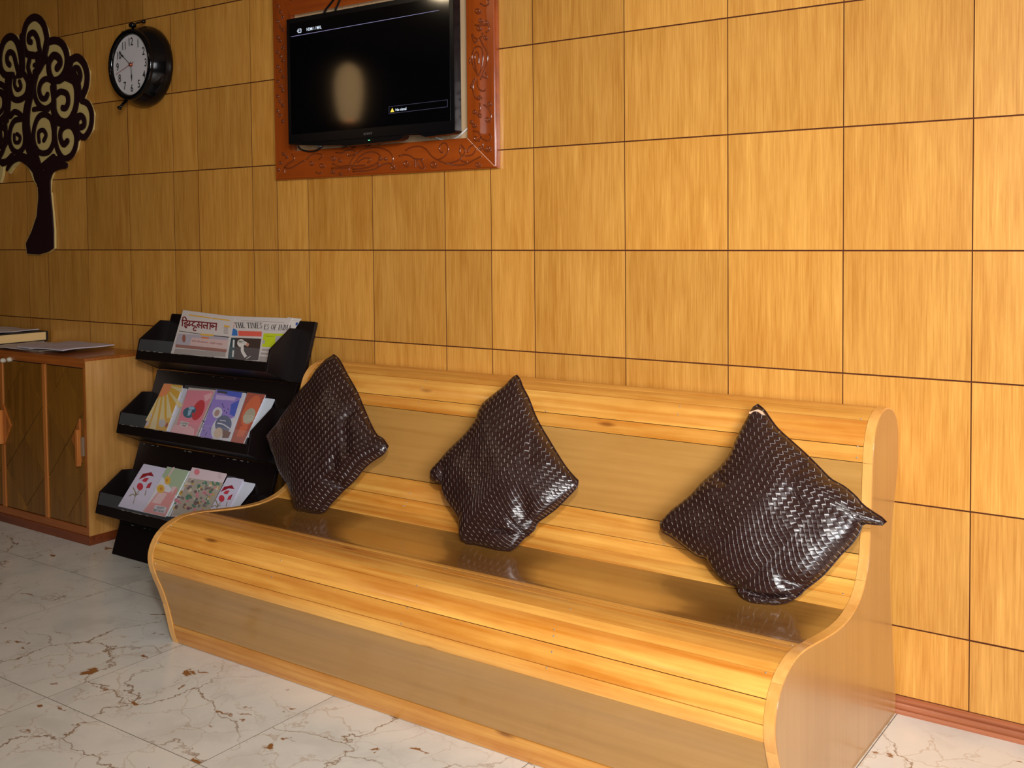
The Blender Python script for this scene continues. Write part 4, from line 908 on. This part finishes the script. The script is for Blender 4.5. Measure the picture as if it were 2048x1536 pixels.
carv_r = [[(410, 0), (420, 25), (390, 50), (345, 30)], spiral(325, 92, 30, 28, 1.2), [(300, 215), (420, 215)], spiral(350, 175, 22, 24, 1.2), spiral(335, 240, 24, 26, 1.2), spiral(400, 190, 20, 20, 1.1), [(418, 215), (420, 255), (395, 275)],
    [(300, 365), (330, 340), (300, 325), (275, 292), (290, 350), (310, 372)], [(340, 320), (370, 385), (405, 450), (405, 520), (380, 600), (345, 680)], [(345, 320), (372, 300), (360, 285)], spiral(392, 322, 18, 20, 1.2),
    [(330, 650), (285, 560), (275, 480), (300, 410), (330, 396), (360, 420), (368, 500), (350, 600), (328, 645), (305, 560), (298, 490), (310, 450), (328, 455), (333, 500), (330, 545)],
    [(365, 655), (405, 668), (392, 620)], [(305, 660), (285, 720), (285, 780), (310, 840), (350, 850)], [(290, 680), (262, 745), (280, 745)], [(318, 690), (330, 750), (365, 780), (395, 760)], spiral(340, 830, 20, 18, 1.2),
    [(340, 880), (345, 930), (330, 980)], spiral(340, 990, 20, 20, 1.2, 3.1), spiral(298, 955, 18, 20, 1.2), [(375, 895), (420, 930), (438, 985), (430, 1030)], spiral(410, 1020, 26, 28, 1.2), spiral(425, 885, 20, 22, 1.1),
    spiral(270, 1040, 14, 16, 1.1), spiral(295, 1070, 22, 20, 1.2), [(285, 1120), (330, 1130), (350, 1170), (335, 1210)], spiral(310, 1180, 26, 28, 1.0), [(350, 1165), (380, 1195), (420, 1200), (438, 1165), (420, 1145)], [(365, 1220), (370, 1260), (400, 1295), (440, 1280)], spiral(415, 1265, 24, 24, 1.1), spiral(345, 1262, 16, 18, 1.0),
    [(260, 490), (252, 520), (262, 545)]]
carv_b = [[(130, 425), (180, 430), (240, 400), (280, 375), (315, 360)], [(130, 420), (180, 380), (212, 360), (215, 330), (195, 305)], spiral(120, 300, 18, 16, 1.1), spiral(150, 330, 14, 12, 1.1), spiral(95, 380, 18, 18, 1.1), spiral(75, 440, 14, 18, 1.1), [(130, 440), (132, 470)],
    [(330, 350), (370, 310), (430, 300), (470, 320), (440, 350)], spiral(370, 385, 22, 22, 1.1), spiral(465, 405, 26, 26, 1.1), [(410, 465), (440, 478), (465, 460)], [(590, 290), (640, 295), (690, 270), (740, 270), (770, 290)],
    spiral(565, 340, 24, 26, 1.1), spiral(625, 360, 20, 16, 1.1), [(560, 390), (620, 415), (700, 405), (760, 410), (860, 400)], [(550, 430), (640, 430), (700, 430), (700, 460)], spiral(560, 460, 22, 20, 1.1), spiral(630, 478, 18, 14, 1.1),
    [(700, 420), (740, 340), (800, 280), (880, 250), (980, 250), (1060, 280), (1095, 330), (1092, 380)], [(730, 430), (780, 350), (840, 300), (920, 285), (975, 310), (980, 350), (930, 400), (840, 430), (740, 440)], [(740, 460), (840, 455), (940, 435), (1000, 400), (1060, 385), (1110, 410)], [(780, 380), (840, 340), (900, 350), (870, 380)],
    spiral(985, 340, 20, 20, 1.1), spiral(1030, 345, 16, 14, 1.0), spiral(972, 400, 18, 18, 1.1), spiral(1098, 420, 24, 24, 1.2), [(740, 310), (770, 300), (700, 320), (690, 300)],
    [(1150, 320), (1200, 310), (1250, 320), (1290, 345), (1370, 350)], [(1210, 270), (1260, 245), (1330, 235), (1390, 260), (1440, 320), (1500, 360), (1570, 385), (1640, 375), (1700, 345)], spiral(1215, 385, 30, 36, 1.1), [(1290, 350), (1298, 420)], [(1310, 360), (1330, 410), (1345, 430), (1380, 430)], [(1340, 350), (1370, 400), (1380, 430)],
    spiral(1460, 395, 32, 34, 1.2), [(1500, 355), (1560, 320), (1588, 270), (1575, 215), (1540, 208), (1512, 240), (1520, 285), (1550, 285)], [(1560, 385), (1640, 400), (1740, 395), (1830, 350), (1890, 320)], [(1700, 225), (1692, 280), (1710, 320), (1740, 280), (1720, 240), (1700, 225)], [(1700, 330), (1710, 365), (1760, 375)], [(1740, 320), (1800, 310), (1840, 260)], spiral(1855, 395, 26, 26, 1.1), [(1760, 290), (1780, 240), (1820, 220)]]
carv_l = [spiral(70+(k % 3)*22, 60+k*44+random.uniform(-8, 8), 14, 16, 1.15, random.uniform(0, 6), random.choice((-1, 1))) for k in range(24)]
def carve(polys, cv, skip=None):
    mb = MB()
    for P in polys:
        pts = [onY(q[0], q[1], FY) for q in cv(P)]
        pts = [p for p in pts]
        if len(pts) < 3: pts = [pts[0], (pts[0]+pts[1])/2, pts[-1]]
        c = catmull(pts, 4); mb.tube(c, 0.0027, 8)
    return mb
def inframe(mb, test):
    return mb
carve(carv_r, RC).build('carving', M['carving'], frm, smooth=True, label='carved scrolls and paisley on the right side bar')
carve(carv_b, BC).build('carving', M['carving'], frm, smooth=True, label='carved scrolls and paisley on the bottom bar')
LC = Z(540, 0, 4.452)
carve([P for P in carv_l if True], LC).build('carving', M['carving'], frm, smooth=True, label='carved scrolls on the left side bar')
mb = MB()
for k in range(15):
    cx, cz = ox0+0.10+k*0.055, (iz1+oz1)/2+random.uniform(-0.015, 0.015); sgn = random.choice((-1, 1))
    pts = [Vector((cx+0.026*(1-0.75*i/14)*math.cos(sgn*i*0.6+k), FY, cz+0.026*(1-0.75*i/14)*math.sin(sgn*i*0.6+k))) for i in range(15)]
    mb.tube(pts, 0.0027, 8)
mb.build('carving', M['carving'], frm, smooth=True, label='carved scrolls on the top bar')
# white filler on the mitre joint, lower right
a = Vector((ix1-0.001, FY-0.0002, iz0-0.001)); b = Vector((ox1-0.002, FY-0.0002, oz0+0.002)); d = (b-a).normalized(); nrm_ = Vector((d.z, 0, -d.x))*0.0011
MB().prism([a+nrm_, b+nrm_, b-nrm_, a-nrm_], (0, -0.0006, 0)).build('mitre_filler', simple('filler_mat', srgb(206, 150, 120), 0.6), frm, label='pale filler line in the lower right mitre joint')
# television
TYF = -0.100
tv = empty('television', (-2.34, -0.06, 1.46), 'black flat television hung inside the carved frame showing a no signal message', 'television')
X0, X1, Z1_, ZB = -2.707, -1.984, 1.908, 1.4855
mb = MB()
body = [(X0, Z1_), (X1, Z1_), (X1, ZB)]
trace = [(912, 262), (905, 267), (850, 274), (838, 270), (812, 271), (806, 271), (803, 277), (795, 281), (690, 292), (680, 290), (640, 291)]
body += [(onY(x, y, TYF).x, onY(x, y, TYF).z) for x, y in trace]+[(X0, ZB)]
mb.prism([(x, TYF+0.002, z) for x, z in body], (0, 0.030, 0)); mb.build('housing', M['plastic'], tv, bevel=0.002)
MB().box(X0, X1, TYF-0.002, TYF+0.004, ZB+0.001, Z1_).build('bezel', M['plastic'], tv, bevel=0.0015)
scr = MB().box(X0+0.016, X1-0.016, TYF-0.0026, TYF-0.0018, ZB+0.032, Z1_-0.016).build('screen', M['screen'], tv, label='glossy black screen')
MB().box(-2.50, -2.18, TYF+0.03, -0.028, 1.56, 1.84).build('mount_box', M['plastic'], tv, bevel=0.004)
MB().box(-2.44, -2.24, -0.030, -0.004, 1.60, 1.80).build('wall_bracket', M['plastic'], tv)
SY = TYF-0.0029
def osd(polys, mat, name, parent=scr):
    mb = MB()
    for P in polys:
        if isinstance(P, tuple) and P[0] == 'geo': mb.add([onY(x, y, SY) for x, y in P[1]], P[2])
        else:
            pts = [onY(x, y, SY) for x, y in P]; mb.add(pts, [tuple(t) for t in tessellate_polygon([pts])])
    return mb.build(name, mat, parent)
def line(a, b, w_): 
    d = (Vector(b)-Vector(a)).normalized(); nn = Vector((-d.y, d.x))*w_/2
    return [(a[0]+nn.x, a[1]+nn.y), (b[0]+nn.x, b[1]+nn.y), (b[0]-nn.x, b[1]-nn.y), (a[0]-nn.x, a[1]-nn.y)]
osd([tx('HDMI 1 / MHL', [(613, 56), (642.5, 50.8), (643, 57.2), (613.5, 62)], 0.012)], M['osd'], 'heading_text')
osd([tx('No signal', [(791, 217.3), (812.5, 214.3), (813, 221.5), (791.5, 223.8)], 0.015)], M['osd'], 'message_text')
osd([line((596, 58.5), (602, 57.6), 1.2), line((596, 65.5), (602, 64.6), 1.2), line((602, 57.6), (602, 64.6), 1.2), line((596, 58.5), (596, 65.5), 1.0), line((594, 62.3), (599, 61.6), 1.4)], M['osd'], 'source_icon')
osd([line((582, 73.5), (878, 20.5), 0.9)], M['osd_dim'], 'heading_rule')
osd([line((778, 213.5), (895, 199.5), 0.7), line((778, 227.5), (895, 213.5), 0.8), line((778, 213.5), (778, 227.5), 0.8), line((895, 199.5), (895, 213.5), 0.8)], simple('box_line_mat', (0, 0, 0, 1), 0.5, emit=(0.45, 0.42, 0.75, 1), es=0.10), 'message_box')
osd([[(784.5, 215.5), (788.6, 223.8), (780.6, 224.8)]], M['osd_yellow'], 'warning_triangle')
mb = MB(); g = tx('SONY', [(727, 266.0), (745, 263.6), (745, 268.4), (727, 270.6)], 0.02)
mb.add([onY(x, y, TYF-0.0024) for x, y in g[1]], g[2]); mb.build('lettering', M['logo'], tv)
c = onY(738, 280.5, TYF+0.0012); MB().box(c.x-0.003, c.x+0.003, c.y-0.001, c.y+0.001, c.z-0.001, c.z+0.001).build('power_light', M['led'], tv)
# cables
def cable(pts, Ys, rad, mat, name, label):
    c = catmull([onY(x, y, Y) for (x, y), Y in zip(pts, Ys)], 6); o = MB().tube(c, rad, 8).build(name, mat, smooth=True); return setp(o, label, 'cable')
cable([(594, 286), (599, 296), (608, 301), (622, 303), (636, 300), (647, 290), (650, 284)], [-0.03]*7, 0.0028, M['cable'], 'cable', 'black cable looping below the lower left corner of the television')
cable([(861, 262), (868, 272), (882, 279), (898, 281), (915, 274), (928, 263), (938, 254)], [-0.012, -0.012, -0.012, -0.0115, -0.011, -0.010, -0.0095], 0.0028, M['white'], 'cable', 'white cable hanging below the lower right corner of the television')
cable([(640, 45), (650, 22), (662, 6), (672, -8), (690, -40), (700, -75)], [-0.035]*6, 0.0034, M['cable'], 'cable', 'black cable rising over the frame, left of the two above the television')
cable([(665, 40), (671, 20), (678, 4), (684, -10), (700, -42), (712, -75)], [-0.035]*6, 0.0034, M['cable'], 'cable', 'black cable rising over the frame, right of the two above the television')
for k, (a, b) in enumerate((((684, 297), (697, 290)), ((701, 290), (706, 297)), ((728, 287), (734, 294)), ((760, 284), (758, 292)))):
    pass
cable([(684, 297), (697, 291), (701, 288), (706, 296), (716, 290), (728, 286), (733, 293), (746, 287), (760, 283), (758, 291)], [-0.026]*10, 0.0013, M['cable'], 'cable', 'thin black wires dangling under the middle of the television')
c0 = onY(618, 289, -0.03); c1 = onY(643, 296, -0.03)
setp(MB().prism([onY(614, 289.5, -0.034), onY(642, 284, -0.034), onY(643, 294, -0.034)], (0, 0.001, 0)).build('paper_tag', simple('blue_tag_mat', srgb(150, 190, 214), 0.5)), 'pale blue paper tag poking out under the television', 'tag')

# ================================================================== CLOCK
cc = Vector((-3.603, 0, 1.848))
clk = empty('wall_clock', cc, 'round black alarm clock style wall clock with white face and stick feet', 'clock')
ax = (0, -1, 0)
MB().lathe(cc, ax, [(0.001, 0.001), (0.146, 0.001), (0.156, 0.006), (0.159, 0.018), (0.157, 0.034), (0.150, 0.052), (0.140, 0.070), (0.134, 0.080)], 72).build('case', M['clock_black'], clk, smooth=True)
MB().lathe(cc, ax, [(0.134, 0.078), (0.138, 0.084), (0.137, 0.092), (0.130, 0.098), (0.122, 0.097), (0.117, 0.090), (0.1155, 0.084)], 72).build('bezel', M['clock_black'], clk, smooth=True)
MB().lathe(cc, ax, [(0.119, 0.080), (0.119, 0.084), (0.108, 0.082), (0.001, 0.082)], 72).build('dial', M['clock_face'], clk, smooth=False)
cpos = lambda a, r_, y=-0.0828: cc+Vector((r_*math.sin(a), y, r_*math.cos(a)))
for h in range(1, 13):
    v, f, asp = text_geo(str(h), 0.014); p = cpos(h*math.pi/6, 0.090, -0.0832); hh = 0.031; ww = hh*asp*0.80
    MB().add([p+Vector(((a-0.5)*ww, 0, (b-0.5)*hh)) for a, b in v], f).build('numeral', M['ink'], clk)
def hand(ang, L, w0, tail, y, mat, name, lab=None, diamond=True):
    d = Vector((math.sin(ang), 0, math.cos(ang))); s_ = Vector((d.z, 0, -d.x)); o_ = cc+Vector((0, y, 0))
    P = [o_-d*tail+s_*w0*0.35, o_-d*tail-s_*w0*0.35, o_+d*L*0.55-s_*w0*0.4, o_+d*L*0.68-s_*w0*1.5, o_+d*L, o_+d*L*0.68+s_*w0*1.5, o_+d*L*0.55+s_*w0*0.4] if diamond else [o_-d*tail+s_*w0, o_-d*tail-s_*w0, o_+d*L-s_*w0*0.5, o_+d*L+s_*w0*0.5]
    MB().prism(P, (0, 0.001, 0)).build(name, mat, clk, label=lab)
hand(math.radians(176), 0.066, 0.0028, 0.012, -0.0865, M['ink'], 'hour_hand')
hand(math.radians(308), 0.092, 0.0024, 0.012, -0.0885, M['ink'], 'minute_hand')
hand(math.radians(252), 0.098, 0.0009, 0.024, -0.0905, M['ink_red'], 'second_hand', 'thin red second hand', False)
MB().lathe(cc+Vector((0, -0.082, 0)), ax, [(0.007, 0), (0.007, 0.009), (0.0001, 0.010)], 16).build('hub', M['copper'], clk, smooth=True)
MB().lathe(cc, ax, [(0.118, 0.0865), (0.001, 0.0935)], 48).build('glass', M['film'], clk, smooth=True)
p = onY(255, 198, -0.06); q = onY(239, 216, -0.085)
MB().tube([p, p.lerp(q, 0.85), q], [0.0065, 0.0055, 0.0055], 10).lathe(q, q-p, [(0.0055, -0.006), (0.009, -0.003), (0.009, 0.004), (0.0001, 0.007)], 12).build('foot', M['clock_black'], clk, smooth=True)
q2 = Vector((cc.x*2-q.x, q.y, q.z)); p2 = Vector((cc.x*2-p.x, p.y, p.z))
q2.y = -0.03; p2.y = -0.03
MB().tube([p2, p2.lerp(q2, 0.3)], 0.0055, 10).build('foot', M['clock_black'], clk, smooth=True)
p = onY(266, 60, -0.075); q = onY(265, 50, -0.080)
MB().tube([p, q], 0.005, 10).lathe(q, (0, 0, 1), [(0.0001, -0.012), (0.013, -0.008), (0.015, 0.0), (0.012, 0.007), (0.0001, 0.009)], 16).build('button', M['clock_black'], clk, smooth=True)
p = onY(268, 48, -0.075); q = onY(286, 43, -0.035)
MB().tube([p, q], 0.0035, 8).lathe(q, q-p, [(0.0035, -0.004), (0.0075, 0), (0.0075, 0.008), (0.0001, 0.010)], 12).build('handle', M['clock_black'], clk, smooth=True)
p = onY(247, 66, -0.085)
MB().lathe(p, (-0.5, -0.3, 0.8), [(0.007, -0.01), (0.0085, 0), (0.006, 0.006), (0.0001, 0.007)], 12).build('knob', M['clock_black'], clk, smooth=True)

# ================================================================== TREE PLAQUE
TZ = Z(0, 20, 4.52)
tree = empty('tree_plaque', (-4.40, 0, 1.12), 'dark cut-out tree with curling spiral branches on a cream board, left of the clock', 'wall decoration')
TYB, TYD = -0.0145, -0.0195
def wp(L, Y, tr=TZ): return [onY(x, y, Y) for x, y in tr(L)]
outline = [(310,33),(385,72),(430,165),(448,268),(500,248),(572,278),(622,358),(632,424),(690,396),(762,438),(808,550),(802,690),(768,790),(812,828),(853,930),(842,1080),(782,1172),(718,1184),(702,1272),(642,1352),(592,1378),(600,1385),(600,1432),(540,1436),(490,1462),(462,1536),(455,1640)]
tr1 = [(x*4.52, (y-20)*4.52) for x, y in ((100.5, 385), (104, 420), (107.5, 460), (107.8, 497), (96, 505), (78, 510), (53, 508.5), (50.5, 487), (62, 462), (72, 432), (75.5, 395), (74, 372))]
left = [(300,1536),(262,1440),(200,1390),(165,1378),(110,1425),(72,1480),(48,1412),(22,1398),(10,1500),(-10,1560),(-60,1436),(-60,1385),(-52,1378),(-102,1352),(-162,1272),(-178,1184),(-242,1172),(-302,1080),(-313,930),(-272,828),(-228,790),(-262,690),(-268,550),(-222,438),(-150,396),(-92,424),(-60,340),(-8,290),(30,232),(95,206),(150,226),(184,262),(190,165),(235,72)]
outline = [((x-11 if x > 320 else x), (y-8 if 1160 < y < 1420 else y+3 if y < 300 else y)) for x, y in outline]
left = [((x+11 if x < 260 else x), (y-8 if 1160 < y < 1400 else y+3 if y < 300 else y)) for x, y in left]
pts = wp(outline+tr1+left, TYB)
bk = MB().prism(pts, (0, 0.0125, 0)).build('backing_board', M['cream'], tree, label='cream backing board')
RIBN = [0]
def ribbon(mb, L, wd, Y=TYD, th=0.0045, taper=None):
    RIBN[0] += 1; Y = Y-0.00004*RIBN[0]
    c = catmull(wp(L, Y), 6); n = len(c); vs_ = []
    for i in range(n):
        t = (c[min(i+1, n-1)]-c[max(i-1, 0)]).normalized(); a = Vector((t.z, 0, -t.x))*(wd/2)
        k = 1.0 if not taper else taper[0]+(taper[1]-taper[0])*i/(n-1)
        p = c[i]; vs_ += [p+a*k, p-a*k, p-a*k+Vector((0, th, 0)), p+a*k+Vector((0, th, 0))]
    fs = []
    for i in range(n-1):
        a, b = 4*i, 4*i+4; fs += [(a, a+1, b+1, b), (a+1, a+2, b+2, b+1), (a+3, a, b, b+3)]
    mb.add(vs_, fs)
    for p in (c[0], c[-1]):
        k = (1.0 if not taper else (taper[0] if p is c[0] else taper[1]))*wd/2
        ring = [p+Vector((k*math.cos(x), 0, k*math.sin(x))) for x in [2*math.pi*j/16 for j in range(16)]]
        mb.prism([q-Vector((0, 0.00002, 0)) for q in ring], (0, th, 0))
mb = MB(); W1 = 0.033; W2 = 0.027
mir = lambda L: [(540-x, y) for x, y in L]
CD1 = [(640,450),(698,428),(755,485),(783,585),(775,690),(742,775)]; CD2 = [(650,440),(628,530),(640,620),(690,655)]; CD3 = [(698,670),(722,600),(705,535),(675,525),(662,560),(675,590)]
CF = [(600,610),(668,650),(690,760),(675,900),(615,1005),(540,1000),(490,920),(482,800),(470,700)]; CF2 = [(500,770),(545,738),(600,760),(612,830),(590,885),(562,885)]
CG = [(735,820),(792,850),(825,940),(815,1060),(765,1145),(715,1130),(682,1060),(685,980),(725,955),(755,990),(755,1040),(730,1060)]
CI = [(500,1000),(492,1130),(515,1260),(570,1340),(640,1315),(680,1230),(683,1130),(645,1055),(590,1050),(548,1090),(542,1160),(572,1215),(605,1185)]
for L, wd in [([(390,440),(418,330),(415,225),(380,115),(312,65),(240,115),(208,230),(212,330),(240,395),(300,410)], W1), ([(372,425),(350,340),(335,260),(300,205),(262,225),(255,275),(275,290)], W2),
    ([(190,570),(185,430),(150,290),(95,240),(32,285),(-2,400),(2,520),(40,585),(110,590)], W1), ([(165,575),(140,480),(120,405),(88,380),(62,410),(62,465),(82,495)], W2),
    ([(425,290),(500,275),(565,315),(602,420),(590,540),(540,620),(475,635),(440,560),(440,475),(480,412),(525,430),(540,480),(512,525)], W1),
    (CD1, W1), (CD2, W2), (CD3, W2), ([(400,460),(335,570),(305,710),(330,830),(400,890),(470,850),(490,740),(480,660),(425,622),(372,650),(350,720),(368,790),(405,800),(425,765)], 0.026),
    (CF, W1), (CF2, W2), (CG, W2), ([(480,1080),(458,985),(400,945),(340,975),(303,1080),(303,1200),(350,1285),(430,1285),(478,1200),(482,1080)], 0.026), ([(350,1190),(345,1110),(385,1085),(412,1130),(392,1180)], 0.020),
    (CI, W2), ([(330,395),(350,440),(345,510),(305,560)], 0.022), ([(262,450),(250,520),(272,600)], 0.026), ([(325,420),(330,480),(305,500)], 0.020),
    ([(95,600),(85,700),(112,795),(170,812),(232,765),(250,660),(215,580)], 0.028), ([(132,610),(128,680),(155,722),(185,695),(172,645)], 0.020),
    ([(-20,660),(42,700),(70,800),(62,920),(10,985)], 0.028), ([(-15,740),(25,790),(25,880),(-5,930)], 0.02),
    ([(200,985),(130,1000),(92,1070),(82,1180),(112,1262),(165,1285),(212,1235),(222,1150)], 0.026), ([(125,1130),(130,1190),(165,1195),(178,1150),(150,1120)], 0.018), ([(90,960),(130,920),(185,950),(215,1000)], 0.026), ([(55,640),(80,760),(75,900),(60,1000)], 0.024),
    ([(-10,1050),(45,1085),(58,1180),(25,1235),(-10,1220)], 0.026), ([(-20,1120),(12,1165),(0,1200)], 0.02), ([(-20,1370),(50,1372),(105,1320)], 0.03), ([(10,990),(0,1040),(20,1060)], 0.026),
    ([(530,640),(600,600),(650,590),(700,640),(715,800)], 0.028), ([(600,500),(625,560),(640,620)], 0.03), ([(480,900),(500,1000),(560,1030),(660,1020),(720,960)], 0.026), ([(690,1000),(700,1090),(700,1160)], 0.026), ([(420,260),(400,380),(420,460)], 0.03), ([(190,240),(200,380),(200,560),(160,590)], 0.03),
    ([(300,900),(360,890),(430,900)], 0.022), ([(480,1080),(490,1000),(470,890)], 0.026)]:
    ribbon(mb, L, wd)
for L in (CD1, CD2, CD3, CF, CF2, CG, CI): ribbon(mb, mir(L), W2)
ribbon(mb, [(350,1500),(300,1330),(255,1200),(232,1050),(240,900),(275,740),(300,620),(370,500),(400,420)], 0.062, taper=(1.25, 0.42))
ribbon(mb, [(60,1440),(110,1365),(180,1330),(260,1370),(330,1450),(372,1560)], 0.030, taper=(0.55, 2.4))
ribbon(mb, [(20,1385),(60,1370),(110,1340)], 0.03)
ribbon(mb, [(592,1405),(520,1405),(450,1440),(405,1560)], 0.030, taper=(0.9, 2.2))
ribbon(mb, [(480,1330),(420,1380),(350,1440)], 0.03)
ribbon(mb, [(390,1500),(440,1400),(490,1345),(560,1360)], 0.024)
trunk = [(x*4.52, (y-20)*4.52) for x, y in ((99.0, 350), (99.5, 385), (103, 420), (106, 460), (106.3, 496), (95, 504), (78, 509), (53.8, 507.5), (51.3, 487), (63, 462), (73, 432), (76.3, 395), (75, 370), (68, 345))]
mb.prism(wp(trunk, TYD-0.0028), (0, 0.0060, 0))
mb.build('tree_cutout', M['dark_board'], tree, label='dark spiral branched tree layer')

# ================================================================== LAMP (seen only as a reflection in the screen)
p = onY(698, 185, SY); d = p-CP; d.y = -d.y; lc = p+d*0.80
shade = simple('lamp_shade_mat', srgb(235, 190, 120), 0.7, emit=(1.0, 0.62, 0.28, 1), es=2.4)
lamp = empty('pendant_lamp', lc, 'tall oval glowing pendant lamp hanging from the ceiling, mirrored in the television', 'lamp')
MB().lathe(lc, (0, 0, 1), [(0.035, -0.165), (0.055, -0.15), (0.072, -0.08), (0.080, 0.0), (0.078, 0.07), (0.062, 0.13), (0.03, 0.16), (0.008, 0.17)], 32).build('lamp_shade', shade, lamp, smooth=True)
MB().tube([lc+Vector((0, 0, 0.165)), Vector((lc.x, lc.y, 2.75))], 0.003, 8).build('cord', M['cable'], lamp)
q = onY(905, 6, SY); d = q-CP; d.y = -d.y; tt = (2.70-q.z)/d.z; dl = q+d*tt
